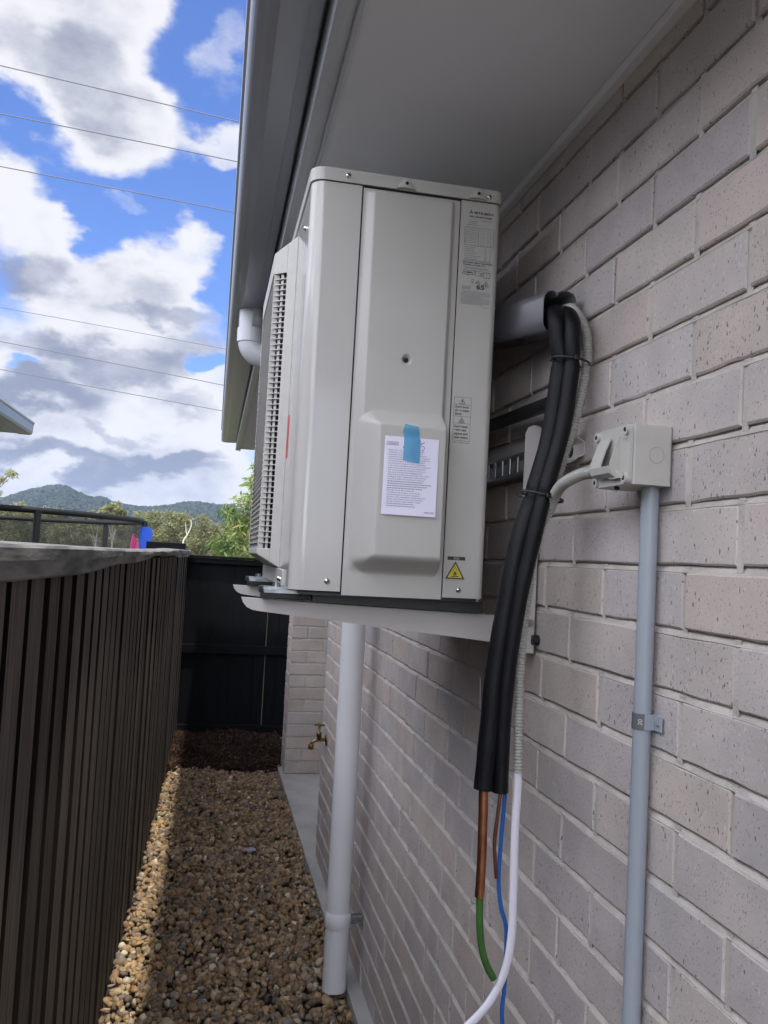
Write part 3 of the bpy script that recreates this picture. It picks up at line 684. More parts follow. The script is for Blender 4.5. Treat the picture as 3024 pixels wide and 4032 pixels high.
# rating plate: x -.196 .. -.137, z 2.06 .. 2.255
rl = Txt(); L = -.1965; Rr = -.1385
cx, cz = -.1855, 2.2395
for a in (90, 210, 330):
    u = Vector((math.cos(R(a)), math.sin(R(a)))); v = Vector((-u.y, u.x)); s_ = .0023
    rl.poly([(cx, cz), (cx+u.x*s_+v.x*s_*.58, cz+u.y*s_+v.y*s_*.58), (cx+u.x*2*s_, cz+u.y*2*s_), (cx+u.x*s_-v.x*s_*.58, cz+u.y*s_-v.y*s_*.58)], yl)
rl.text('MITSUBISHI', -.1795, 2.2372, .0062, yl, .0375, True).text('AIR CONDITIONER', -.1885, 2.2298, .0047, yl, .045, True)
rl.frame(-.1960, -.1395, 2.1760, 2.2110, .0005, yl).line(-.169, 2.176, -.169, 2.211, .0005, yl)
rl.text('MITSUBISHI HEAVY INDUSTRIES', -.197, 2.1415, .0036, yl, .057, True).text('THERMAL SYSTEMS, LTD.', -.197, 2.1372, .0036, yl, .045, True)
rl.text('65', -.1685, 2.0935, .0125, yl, .0152, True)
# open-book symbols
rl.line(-.1975, 2.121, -.186, 2.119, .0008, yl).line(-.186, 2.119, -.174, 2.1205, .0008, yl).line(-.1975, 2.121, -.1935, 2.1285, .0008, yl).line(-.1935, 2.1285, -.1845, 2.1265, .0008, yl).line(-.1845, 2.1265, -.1725, 2.128, .0008, yl).line(-.1725, 2.128, -.174, 2.1205, .0008, yl).line(-.1845, 2.1265, -.186, 2.119, .0008, yl).line(-.193, 2.124, -.177, 2.1235, .0016, yl)
rl.frame(-.1715, -.1575, 2.1185, 2.1275, .0005, yl).line(-.1645, 2.1185, -.1645, 2.1275, .0005, yl).line(-.1605, 2.1195, -.1605, 2.1245, .0016, yl)
rl.frame(-.1550, -.1430, 2.1165, 2.1265, .0009, yl).line(-.149, 2.1165, -.149, 2.1265, .0005, yl)
rl.tri(-.150, 2.1005, .0105, .0095, .0008, yl).line(-.150, 2.1015, -.150, 2.1055, .0016, yl).tri(-.166, 2.104, .009, .007, .0006, yl).line(-.1685, 2.1055, -.1635, 2.1065, .0008, yl)
rl.line(-.1785, 2.1045, -.1745, 2.1045, .0008, yl).frame(-.178, -.175, 2.1065, 2.1115, .0005, yl)
rl.build('rating_marks', M_ink, ac)
rg = Txt()
lines = [(2.2245, -.166, -.144), (2.2215, -.188, -.172), (2.218, -.190, -.174), (2.2145, -.1935, -.170)]
for z, a, b in lines: rg.rect(a, b, z, z+.0016, yl)
for k in range(9):
    z = 2.2075-.0034*k; x = -.195
    while x < -.171:
        w = random.uniform(.002, .006); rg.rect(x, min(x+w, -.171), z, z+.0014, yl); x += w+.0008
for k in range(7):
    z = 2.2065-.0048*k; rg.rect(-.169, -.1395, z-.002, z-.0017, yl)
    for a in (-.165, -.1595, -.152, -.146): rg.rect(a, a+random.uniform(.002, .004), z, z+.0014, yl)
for k in range(8):
    z = 2.1715-.0033*k; x = -.195; e = -.195+random.uniform(.012, .030)
    while x < e: w = random.uniform(.002, .006); rg.rect(x, x+w, z, z+.0014, yl); x += w+.0008
    rg.rect(-.156, -.156+random.uniform(.002, .005), z, z+.0014, yl); rg.rect(-.146, -.146+random.uniform(.0015, .004), z, z+.0014, yl)
for z in (2.1475, 2.1455): rg.rect(-.197, -.142, z-.0003, z+.0008, yl)
for z in (2.1332, 2.131): rg.rect(-.194, -.147, z, z+.0012, yl)
rg.rect(-.1975, -.139, 2.1300, 2.1303, yl).rect(-.198, -.142, 2.0985, 2.0989, yl).rect(-.198, -.142, 2.0885, 2.0889, yl)
for z in (2.0955, 2.0935, 2.0915): rg.rect(-.197, -.180, z, z+.0013, yl)
for k in range(11):
    z = 2.0860-.0023*k; x = -.198; e = -.1415 if k not in (4, 10) else -.155
    while x < e: w = random.uniform(.002, .007); rg.rect(x, min(e, x+w), z, z+.0012, yl); x += w+.0007
rg.rect(-.158, -.141, 2.0585, 2.0598, yl)
rg.text('dB(A)', -.1515, 2.1005-.004, .0026, yl)
rg.build('rating_small_print', M_inkg, ac)
# caution sticker
wl = Txt(); a, b, zt = -.2005, -.1675, 1.886; zz = 1.8045
wl.frame(a, b, zz, zt, .0005, yl)
for z in (1.8725, 1.8500, 1.8370): wl.line(a, z, b, z, .0005, yl)
wl.tri(-.1845, 1.8738, .011, .0100, .0007, yl).line(-.1835, 1.8815, -.1855, 1.8782, .0009, yl).line(-.1855, 1.8782, -.1835, 1.8785, .0009, yl).line(-.1835, 1.8785, -.185, 1.875, .0009, yl)
wl.tri(-.1845, 1.8385, .011, .0100, .0007, yl)
for st, z, w in (("Don't touch", 1.8660, .026), ('the terminal', 1.8592, .0268), ('block.', 1.8528, .0134)): wl.text(st, -.198, z, .0060, yl, w, True)
for st, z, w in (("Don't touch", 1.8308, .026), ('refrigerant', 1.8240, .0235), ('pipings and', 1.8172, .0265), ('connections.', 1.8104, .0280)): wl.text(st, -.1985, z-.0015, .0060, yl, w, True)
wl.text('>PET<  RSA011H021', -.2005, 1.7995, .0037, yl, .033)
wl.build('caution_sticker', M_ink, ac)
Txt().poly([(-.1883, 1.8393), (-.1807, 1.8393), (-.1835, 1.8455), (-.1855, 1.8455)], yl).build('caution_symbol', M_inkg, ac)
# R32 sticker and flame triangle
t = Txt(); t.rect(-.1985, -.1645, 1.5825, 1.5890, yl).build('gas_sticker', M_ink, ac)
Txt().text('R32', -.1870, 1.5838, .0055, yl-.0003, .0108).build('gas_lettering', mat('sticker_white', (.55, .55, .55), .6), ac)
tri = [(-.2015, 1.5475), (-.1640, 1.5475), (-.18275, 1.5805)]
st_ = Txt(); st_.poly(tri, yl).build('warning_border', M_ink, ac)
Txt().poly([(-.1972, 1.5500), (-.1683, 1.5500), (-.18275, 1.5755)], yl-.0002).build('warning_sticker', M_yellow, ac)
fl_ = Txt(); cx = -.1832
fl_.rect(cx-.0075, cx+.0075, 1.5518, 1.5534, yl-.0005)
outer = [(0, .0175), (.0016, .0125), (.0038, .0085), (.0042, .0045), (.0030, .0015), (.0012, .0005)]
of = outer+[(-a_, b_) for a_, b_ in outer[::-1]]
for i_ in range(len(of)-1): fl_.line(cx+of[i_][0], 1.554+of[i_][1], cx+of[i_+1][0], 1.554+of[i_+1][1], .0007, yl-.0005)
fl_.poly([(cx-.0022, 1.5545), (cx-.0026, 1.557), (cx, 1.5635), (cx+.0026, 1.557), (cx+.0022, 1.5545), (cx+.0010, 1.5545), (cx, 1.558), (cx-.0010, 1.5545)], yl-.0005)
fl_.build('flame_symbol', M_ink, ac)
Txt().text('>PET<   RSA011H021A', -.200, 1.5435, .0034, yl, .034).build('sticker_code', M_inkg, ac)

# instruction sheet taped on the valve cover
sh = thing('instruction_sheet', 'printed white warning sheet taped to the valve cover of the unit', 'paper sheet')
yp = Y0-.0005-.0105-.040-.0022
def pz(u, v):   # sheet surface: u across 0..1, v up 0..1
    x = -.338+u*.0985+(1-v)*-.001; z = 1.656+v*.139+(.5-u)*.0005
    y = yp-.0006*math.sin(u*3.1)-.010*max(0, .35-v)**1.5*(1+.3*u)-.001*math.sin(v*5)
    return x, y, z
n, m = 12, 16; vs = [pz(i/n, j/m) for j in range(m+1) for i in range(n+1)]
MB().add(vs, [(j*(n+1)+i, j*(n+1)+i+1, (j+1)*(n+1)+i+1, (j+1)*(n+1)+i) for j in range(m) for i in range(n)], True).build('paper', M_paper, sh, recalc=False)
tx = Txt()
body = ['Make sure to open the service valve completely.', 'Otherwise, it could cause compressor failure.', "Assurez-vous d'ouvrir complètement la valve de service.", 'Autrement cela risque de causer des problèmes au compresseur.',
        'Achten Sie darauf, dass das Ventil vollständig geöffnet ist.', 'Sonst können Probleme mit dem Kompressor auftreten.', 'Assicurarsi di aprire la valvola di servizio completamente.', 'In caso contrario, si potrebbero avere problemi con il compressore.',
        'Asegúrese de abrir la válvula de servicio completamente.', 'Caso contrario, puede tener problemas con el compresor.', 'Zorg ervoor dat de dienstkraan volledig geopend is.', 'Anders zouden er problemen met de compressor kunnen ontstaan.',
        'Certifique-se de abrir completamente a válvula de serviço.', 'De contrário, poderá causar problemas no compressor.', None, None, None, None, 'Đảm bảo mở van dịch vụ hoàn toàn.', 'Nếu không, nó có thể gây sự cố cho máy nén.',
        'Pastikan membuka servis valve sepenuhnya.', 'Jika tidak, ia akan menyebabkan masalah kompresor.', 'Pastikan untuk membuka katup servis sepenuhnya.', 'Jika tidak, kompresor dapat mengalami masalah.', None, None]
wid = [.82, .78, .88, .96, .96, .84, .86, .96, .86, .86, .78, .95, .88, .84, .80, .95, .86, .78, .62, .76, .74, .88, .82, .78, .6, .62]
dashes = Txt()
for k, l in enumerate(body):
    z = 1.7695-.00395*k; wdt = wid[k]*.080; dashes.rect(-.3335, -.3325, z+.0008, z+.0018, 0) if k % 2 == 0 else None
    if l: tx.text(l, -.3305, z, .0037, 0, wdt)
    else:
        x = -.3305
        while x < -.3305+wdt:
            w = random.uniform(.0015, .005) if k < 20 else .0022; dashes.rect(x, x+w, z, z+.0018, 0); x += w+.0007
def place(mb):   # lay print onto the bent sheet
    out = []
    for (x, y, z) in mb.v:
        u = (x+.338)/.0985; v = (z-1.656)/.139; X, Y, Z = pz(min(1, max(0, u)), min(1, max(0, v))); out.append((x, Y-.00035, z))
    mb.v = out
place(tx.mb); place(dashes.mb); tx.build('sheet_text', M_inkl, sh); dashes.build('sheet_print', mat('ink_pale', (.34, .34, .44), .6), sh)
hd = Txt(); hd.frame(-.334, -.3135, 1.7795, 1.7850, .0005, 0).text('WARNING', -.332, 1.7805, .0046, 0, .0165)
hd.tri(-.2995, 1.776, .0105, .0095, .0009, 0).line(-.2995, 1.7782, -.2995, 1.7825, .0009, 0)
for i_ in range(6):
    a0, a1 = R(80-34*i_), R(80-34*(i_+1)); hd.line(-.270+.0042*math.cos(a0), 1.7775+.0042*math.sin(a0), -.270+.0042*math.cos(a1), 1.7775+.0042*math.sin(a1), .0009, 0) if i_ < 5 else None
hd.frame(-.278, -.272, 1.779, 1.786, .0004, 0).line(-.272, 1.784, -.266, 1.788, .001, 0).line(-.281, 1.784, -.276, 1.777, .0006, 0).line(-.282, 1.776, -.274, 1.774, .0006, 0)
hd.text('RAB012A009', -.262, 1.6615, .0040, 0, .018)
place(hd.mb); hd.build('sheet_heading', M_ink, sh)
# blue tape holding the sheet: curls back at the top
tpm = MB(); tv = []
for j in range(15):
    v = j/14; z = 1.7535+v*.0655
    zc = min(z, 1.8145)
    # follow cover: sheet below 1.795, then cover slope
    yb_ = yp-.0012 if z < 1.80 else Y0-.0005-ph(-.29, z)-.0009-max(0, (z-1.803))*.35
    for i in range(5):
        u = i/4; sh_ = (.003*(z-1.79)/.02-.004*max(0, (z-1.806)/.012)*(1-u)) if z > 1.79 else .0
        tv.append((-.304+u*.0305-sh_*(1.2 if z > 1.80 else 1)+(v-.5)*.001, yb_-.0008*math.sin(u*3), z-.004*u))
tpm.add(tv, [(j*5+i, j*5+i+1, (j+1)*5+i+1, (j+1)*5+i) for j in range(14) for i in range(4)], True)
tpo = tpm.build('tape_strip', None or M_tape, recalc=False); tag(tpo, 'strip of glossy blue tape across the top of the warning sheet', 'tape')
tm = M_tape.node_tree; bs_ = tm.nodes['Principled BSDF']; bs_.inputs['Transmission Weight'].default_value = 0; bs_.inputs['Alpha'].default_value = .66

# ------------------------------------------------------------------ wall bracket
bk = thing('wall_bracket', 'cream powder coated steel bracket holding up the air conditioner unit', 'bracket')
def arm(yf):
    top = [(-.565, 1.4930), (-.04, 1.4790)]; bot = [(-.04, 1.4245), (-.532, 1.4700)]
    cur = [(-.532, 1.4700), (-.545, 1.4718), (-.555, 1.4765), (-.5615, 1.4835), (-.565, 1.4930)]
    out = [(-.04, 1.4245), (-.04, 1.4790)]+[(-.565, 1.4930)]+[c for c in reversed(cur[:-1])]
    m = MB().prism(out, yf-.017, yf-.0145, 'xz').prism(out, yf+.0145, yf+.017, 'xz')
    m.add([(-.563, yf-.0144, 1.4927), (-.04, yf-.0144, 1.4788), (-.04, yf+.0144, 1.4788), (-.563, yf+.0144, 1.4927), (-.563, yf-.0144, 1.4907), (-.04, yf-.0144, 1.4768), (-.04, yf+.0144, 1.4768), (-.563, yf+.0144, 1.4907)],
          [(0, 1, 2, 3), (4, 5, 6, 7), (0, 1, 5, 4), (2, 3, 7, 6), (0, 3, 7, 4)])
    m.build('arm', M_bracket, bk, bevel=.001)
    post = MB().prism([(-.006, 1.412), (-.041, 1.412), (-.041, 1.835), (-.036, 1.848), (-.026, 1.853), (-.014, 1.853), (-.006, 1.846)], yf-.042, yf-.039, 'xz')
    post.box(-.008, -.0055, yf-.039, yf+.025, 1.412, 1.846)
    p = post.build('post', M_bracket, bk, bevel=.001)
    MB().tube([(-.016, yf-.0425, 1.470), (-.016, yf-.048, 1.470)], .0075, 6).build('bolt', M_galv, p)
    MB().tube([(-.005, yf-.030, 1.438), (-.0006, yf-.030, 1.438)], .011, 14).tube([(-.012, yf-.05, 1.438), (-.001, yf-.05, 1.438)], .010, 14).build('rubber_stop', M_rubber, bk)
arm(1.600); arm(2.180)
rp = [(-.018, 1.824), (-.0165, 1.812), (-.015, 1.806), (-.004, 1.8005), (-.0025, 1.798), (-.0025, 1.779), (-.004, 1.7765), (-.015, 1.773), (-.0165, 1.770), (-.030, 1.762)]
MB().strip(rp, .0022, 1.375, 2.55, 'xz').build('wall_rail', M_bracket, bk, bevel=.0006)
MB().tube([(-.003, 1.43, 1.7885), (-.010, 1.43, 1.7885)], .0075, 6).tube([(-.003, 1.43, 1.7885), (-.0048, 1.43, 1.7885)], .012, 16).build('rail_bolt', M_rubber, bk)
gs = MB()
gs.box(-.036, -.033, 1.565, 1.95, 1.797, 1.803).box(-.036, -.033, 1.565, 1.95, 1.758, 1.765)
yy = 1.565
while yy < 1.95: gs.box(-.036, -.0335, yy, yy+.014, 1.765, 1.797); yy += .045
gs.build('slotted_channel', M_galv, bk, bevel=.0008)
# insulated pipe behind the unit
tag(MB().tube([(-.035, 1.45, 1.878), (-.035, 1.9, 1.888), (-.035, 2.6, 1.905)], .0135, 16).build('wall_pipe', M_rubber), 'black insulated pipe fixed along the wall behind the unit', 'pipe')

# ------------------------------------------------------------------ pipe duct
dc = thing('pipe_duct', 'grey metal pipe cover open at the end where pipes come out', 'duct')
prof = []
dz0, dz1, dx0, dx1 = 2.000, 2.068, -.079, -.018
seamx = -.052
pr_ = [(-.066, 1.995), (-.073, 1.997), (-.078, 2.004), (-.079, 2.012), (-.079, 2.050), (-.077, 2.059), (-.071, 2.066), (-.063, 2.068), (-.057, 2.0655), (-.054, 2.058), (-.051, 2.0655), (-.045, 2.069), (-.032, 2.069), (-.024, 2.066), (-.019, 2.058), (-.0175, 2.048), (-.0175, 2.010)]
mb = MB(); n = len(pr_); yS = [1.398, 1.9, 2.7]
def dzf(y): return .17*(y-1.40)
vs = []
for y in yS:
    for (x, z) in pr_: vs.append((x, y, z+dzf(y)))
mb.add(vs, [(j*n+i, j*n+i+1, (j+1)*n+i+1, (j+1)*n+i) for j in range(2) for i in range(n-1)], False)
o = mb.build('duct_cover', M_duct, dc, recalc=False); so = o.modifiers.new('solid', 'SOLIDIFY'); so.thickness = .0016; so.offset = 0
for p in o.data.polygons: p.use_smooth = True
MB().add([(-.07, 1.40, 1.996), (-.004, 1.40, 1.996), (-.004, 2.7, 1.996+dzf(2.7)), (-.07, 2.7, 1.996+dzf(2.7))], [(0, 1, 2, 3)]).build('duct_base', M_duct, dc, recalc=False)
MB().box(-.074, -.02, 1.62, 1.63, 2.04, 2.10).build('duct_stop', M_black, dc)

# ------------------------------------------------------------------ insulated pipes
def ribbed(path, r, pitch, depth, n=20):
    P = resample(path, pitch/4); rr = [r-depth*(.5-.5*math.cos(2*math.pi*i/4)) for i in range(len(P))]
    return MB().tube(P, rr, n)
big = spline([(-.052, 1.60, 2.05), (-.052, 1.47, 2.036), (-.056, 1.40, 2.027), (-.064, 1.368, 2.005), (-.0625, 1.362, 1.968), (-.0575, 1.36, 1.931), (-.063, 1.36, 1.869), (-.0725, 1.36, 1.795), (-.0970, 1.36, 1.697), (-.1215, 1.358, 1.611), (-.1365, 1.358, 1.517), (-.1505, 1.36, 1.401), (-.1565, 1.36, 1.300), (-.1620, 1.36, 1.208)], 8)
sm_ = spline([(-.048, 1.60, 2.04), (-.046, 1.47, 2.034), (-.044, 1.385, 2.024), (-.047, 1.345, 1.998), (-.049, 1.337, 1.965), (-.0475, 1.336, 1.931), (-.0525, 1.336, 1.869), (-.0635, 1.336, 1.795), (-.0880, 1.336, 1.697), (-.1050, 1.340, 1.611), (-.1210, 1.345, 1.517), (-.1320, 1.352, 1.401), (-.1350, 1.356, 1.300), (-.1335, 1.358, 1.204)], 8)
def foam(path, r, ties):
    P = resample(path, .006); rr = []
    for p in P:
        k = 1.
        for tz_, a_ in ties: k -= a_*math.exp(-((p.z-tz_)/.006)**2) if p.y < 1.38 else 0
        rr.append(r*k*(1+.015*math.sin(p.z*70)))
    return MB().tube(P, rr, 22)
T1, T2 = 1.931, 1.697
ip = thing('insulated_pipe', 'black foam covered pipe with thick copper end hanging nearest the unit', 'pipe', None)
foam(big, .0165, ((T1, .16), (T2, .16))).build('foam_sleeve', M_foam, ip)
MB().tube(spline([(-.1620, 1.36, 1.22), (-.1600, 1.36, 1.15), (-.1590, 1.36, 1.09), (-.1600, 1.36, 1.034)], 6), .0079, 20).build('copper_pipe', M_copper, ip)
MB().tube(spline([(-.1592, 1.36, 1.036), (-.1580, 1.36, 1.00), (-.1535, 1.36, .960), (-.1440, 1.36, .928), (-.1290, 1.36, .902)], 6), .0060, 16).build('green_sleeve', M_green, ip)
ip2 = thing('insulated_pipe', 'black foam covered pipe with a thin brown end hanging beside the grey conduit', 'pipe', None)
foam(sm_, .0138, ((T1, .16), (T2, .16))).build('foam_sleeve', M_foam, ip2)
MB().tube(spline([(-.134, 1.352, 1.215), (-.1375, 1.350, 1.18), (-.1425, 1.348, 1.13), (-.1405, 1.348, 1.10), (-.1365, 1.348, 1.068)], 6), .0032, 12).build('copper_pipe', M_darkcop, ip2)
# corrugated conduits
cA = spline([(-.030, 1.60, 2.055), (-.028, 1.47, 2.048), (-.029, 1.40, 2.040), (-.026, 1.372, 2.022), (-.0165, 1.355, 1.990), (-.0135, 1.350, 1.950), (-.0175, 1.348, 1.915), (-.0275, 1.346, 1.855), (-.0440, 1.350, 1.785), (-.0620, 1.366, 1.700), (-.0820, 1.370, 1.628), (-.0960, 1.372, 1.52), (-.1030, 1.370, 1.41), (-.1035, 1.366, 1.318), (-.1020, 1.362, 1.235)], 10)
tag(ribbed(cA, .0090, .0054, .0026).build('corrugated_conduit', M_corr), 'long grey corrugated conduit running down beside the black pipes', 'conduit', None)
cB = spline([(-.056, 1.172, 1.7265), (-.0655, 1.19, 1.7255), (-.0735, 1.22, 1.7245), (-.0800, 1.26, 1.7165), (-.0785, 1.295, 1.708), (-.0745, 1.325, 1.695), (-.0745, 1.347, 1.672), (-.084, 1.366, 1.635), (-.097, 1.385, 1.56)], 10)
tag(ribbed(cB, .0097, .0056, .0034).build('corrugated_conduit', M_corr), 'short grey corrugated conduit bending out of the junction box', 'conduit', None)
# cables
def flatcable(path, r, m, name, label, cat, k=.5):
    tag(MB().tube(resample(path, .008), r, 14, flat=((1, 0, 0), k)).build(name, m), label, cat)
flatcable(spline([(-.1020, 1.362, 1.245), (-.1015, 1.362, 1.200), (-.1035, 1.36, 1.136), (-.1015, 1.36, 1.038), (-.1015, 1.36, .971), (-.110, 1.36, .915), (-.134, 1.36, .866), (-.176, 1.355, .828), (-.24, 1.34, .79)], 8), .0072, M_white, 'power_cable', 'flat white cable curving out of the corrugated conduit end', 'cable', .55)
flatcable(spline([(-.119, 1.372, 1.215), (-.1195, 1.372, 1.196), (-.1235, 1.372, 1.098), (-.1235, 1.372, 1.05), (-.117, 1.372, 1.010), (-.107, 1.372, .978), (-.105, 1.372, .926), (-.1055, 1.372, .875), (-.108, 1.372, .845), (-.1045, 1.372, .80), (-.105, 1.372, .70)], 8), .0036, M_blue, 'signal_cable', 'thin blue wire hanging behind the white cable', 'cable', .8)
def tie(z, cx, cy, rx, ry, tilt, label):
    pts = []
    for k in range(33):
        a = 2*math.pi*k/32; pts.append((cx+rx*math.cos(a), cy+ry*math.sin(a), z+tilt*math.cos(a)))
    t = thing('cable_tie', label, 'cable tie', 'black cable ties around the pipes')
    MB().tube(pts, .0022, 8, caps=False, flat=((0, 0, 1), .5)).build('strap', M_tie, t)
    MB().box(cx-.006, cx+.003, cy-ry-.005, cy-ry+.001, z-.004, z+.004).build('tie_head', M_tie, t, bevel=.001)
    MB().box(cx-rx-.008, cx-rx+.002, cy-.010, cy-.006, z-.005, z-.003).build('tail', M_tie, t)
tie(T1, -.0450, 1.349, .0330, .0290, -.004, 'upper black cable tie around the pipes under the duct')
tie(T2, -.0850, 1.351, .0360, .0315, -.007, 'lower black cable tie around the pipes level with the box')

# ------------------------------------------------------------------ junction box
jb = thing('junction_box', 'square off white plastic isolator box fixed to the brick wall', 'junction box')
BX, BY0, BY1, BZ0, BZ1 = -.0615, 1.084, 1.190, 1.700, 1.784
MB().prism(rrect(BX, -.0015, BY0, BY1, (.004,)*4, 4), BZ0, BZ1, 'xy').build('housing', M_plastic, jb, bevel=.004, seg=3)
# knock-out ring on near face
mb = MB(); ring = [(-.0255+.0112*math.cos(2*math.pi*k/40), BY0-.0001, 1.7425+.0112*math.sin(2*math.pi*k/40)) for k in range(41)]
mb.tube(ring, .0006, 6, caps=False); mb.build('knockout_ring', mat('plastic_shadow', (.40, .39, .36), .5), jb)
# lid with four lugs
MB().prism(rrect(BY0, BY1, BZ0, BZ1, (.008,)*4, 5), BX-.0055, BX-.0006, 'yz').build('lid', M_plastic, jb, bevel=.0012)
for (yy, zz) in ((BY0+.008, BZ1-.008), (BY1-.008, BZ1-.008), (BY0+.008, BZ0+.008), (BY1-.008, BZ0+.008)):
    l_ = MB().tube([(BX-.0045, yy, zz), (BX-.0095, yy, zz)], .0072, 18).build('lug', M_plastic, jb, bevel=.0006)
    MB().tube([(BX-.0090, yy, zz), (BX-.0099, yy, zz)], .0034, 14).build('lug_hole', M_black, l_)
# angled hood: two fins and a curved scoop opening towards the passage
def fin(yf, th, k=1.):
    out = [(BX-.005, 1.771), (BX-.005, 1.716), (BX-.012*k, 1.712), (BX-.022*k, 1.716), (BX-.026*k, 1.723), (BX-.025*k, 1.730), (BX-.018*k, 1.748), (BX-.009*k, 1.768)]
    return MB().prism(out, yf, yf+th, 'xz')
fin(1.112, .0025, .80).build('hood_fin', M_plastic, jb, bevel=.0008)
fin(1.168, .0025, .95).build('hood_fin', M_plastic, jb, bevel=.0008)
mb = MB(); sv = [(BX-.009, 1.769), (BX-.016, 1.752), (BX-.021, 1.737), (BX-.024, 1.726), (BX-.021, 1.716), (BX-.012, 1.711), (BX-.005, 1.713)]
mb.strip(sv[:4], .002, 1.136, 1.168, 'xz'); mb.strip(sv[3:], .002, 1.112, 1.168, 'xz'); mb.build('hood_scoop', M_plastic, jb, bevel=.0005)
MB().box(BX-.0068, BX-.0054, 1.117, 1.130, 1.722, 1.752).build('inner_label', mat('label_dark', (.09, .10, .13), .5, var=.5, vscale=400), jb)
MB().box(BX-.0115, BX-.0055, 1.092, 1.0945, 1.764, 1.774).build('latch', M_plastic, jb)
MB().box(BX-.0115, BX-.0055, 1.092, 1.0945, 1.708, 1.716).build('latch', M_plastic, jb)
MB().prism([(1.098, 1.7085), (1.128, 1.7085), (1.150, 1.716), (1.150, 1.721), (1.112, 1.721)], BX-.012, BX-.005, 'yz').build('hood_lip', M_plastic, jb, bevel=.001)
MB().tube([(BX-.004, 1.172, 1.7275), (BX-.008, 1.186, 1.7275)], .0115, 20).build('conduit_gland', M_plastic, jb, bevel=.0006)
MB().tube([(-.058, 1.135, 1.6995), (-.058, 1.135, 1.6955)], .004, 10).build('drain_plug', M_black, jb)
# rigid conduit
cn = thing('rigid_conduit', 'straight grey rigid conduit running down the bricks below the box', 'conduit')
MB().tube([(-.0145, 1.118, 1.7005), (-.0145, 1.118, 1.2), (-.0145, 1.118, -.03)], .0125, 24).build('pipe', M_cond, cn)
MB().tube([(-.0145, 1.118, 1.358), (-.0145, 1.118, 1.380)], .0141, 24).build('saddle_clip', mat('clip_grey', (.12, .125, .14), .5), cn)
MB().box(-.0035, -.0012, 1.085, 1.104, 1.358, 1.380).box(-.018, -.0012, 1.1035, 1.1055, 1.358, 1.380).build('clip_tab', M_cond, cn, bevel=.0008)
MB().tube([(-.0034, 1.093, 1.369), (-.006, 1.093, 1.369)], .0032, 12).build('screw', M_screw, cn)
t = Txt(); t.text('20', 0, 0, .0085, 0); vv = []
for (x, y, z) in t.mb.v:
    a = (z-.002)/.0143; vv.append((-.0145-.0144*math.cos(a-.95), 1.118+.0144*math.sin(a-.95), 1.3645+x))
t.mb.v = vv; t.build('size_mark', mat('mark_white', (.6, .6, .62), .5), cn)

# ------------------------------------------------------------------ trampoline over the fence
tr = thing('trampoline', 'round trampoline with black safety net standing beyond the left fence', 'trampoline')
C0 = Vector((-3.12, 9.0)); RT = 1.8; ZT = 1.83
ringp = [(C0.x+RT*math.cos(R(a)), C0.y+RT*math.sin(R(a)), ZT) for a in range(0, 361, 6)]
MB().tube(ringp, .027, 12, caps=False).build('top_ring', M_tramp, tr)
def netmat():
    m = bpy.data.materials.new('safety_net'); m.use_nodes = True; t = m.node_tree; b = t.nodes['Principled BSDF']
    b.inputs['Base Color'].default_value = (.02, .022, .022, 1); b.inputs['Roughness'].default_value = .8; b.inputs['Alpha'].default_value = .42; return m
n = 72; nv = []; 
for (z, r) in ((ZT-.02, RT), (ZT-.12, RT-.05), (1.2, RT-.12), (.75, RT-.16)):
    for k in range(n): a = 2*math.pi*k/n; nv.append((C0.x+r*math.cos(a), C0.y+r*math.sin(a), z))
MB().add(nv, [(j*n+k, j*n+(k+1) % n, (j+1)*n+(k+1) % n, (j+1)*n+k) for j in range(3) for k in range(n)], True).build('safety_net', netmat(), tr, recalc=False)
MB().tube([(p[0], p[1], .78) for p in ringp], .06, 10, caps=False).build('frame_pad', mat('pad_blue', (.03, .1, .4), .6), tr)
MB().add([(C0.x, C0.y, .76)]+[(C0.x+1.7*math.cos(R(a)), C0.y+1.7*math.sin(R(a)), .76) for a in range(0, 360, 12)], [(0, i+1, (i+1) % 30+1) for i in range(30)]).build('jumping_mat', M_tramp, tr, recalc=False)
for k in range(7):
    a = R(-2-52.2*k+0); bx, by = C0.x+(RT+.03)*math.cos(a), C0.y+(RT+.03)*math.sin(a)
    o = MB().tube([(bx, by, .4), (bx, by, ZT)], .03, 10).build('pole', M_tramp if k != 1 else M_tramp, tr)
    MB().tube([(bx, by, 0), (bx, by, 1.60)], .016, 8).build('pole_tube', M_galv, tr)
bx, by = C0.x+(RT+.03)*math.cos(R(-2)), C0.y+(RT+.03)*math.sin(R(-2))
MB().prism(rrect(bx-.035, bx+.085, 1.35, 1.775, (.02, .04, .05, .02), 4), by-.07, by-.03, 'xz').build('blue_sleeve', mat('sleeve_blue', (.02, .10, .62), .5), tr, bevel=.01)
tag(MB().tube([(-1.365, 8.75, 1.45), (-1.36, 8.75, 1.60), (-1.375, 8.75, 1.675), (-1.378, 8.75, 1.70)], [.045, .040, .014, .004], 14).build('pink_toy', mat('pink_plastic', (.6, .04, .2), .5)), 'pink cone shaped toy beside the blue trampoline sleeve', 'toy')
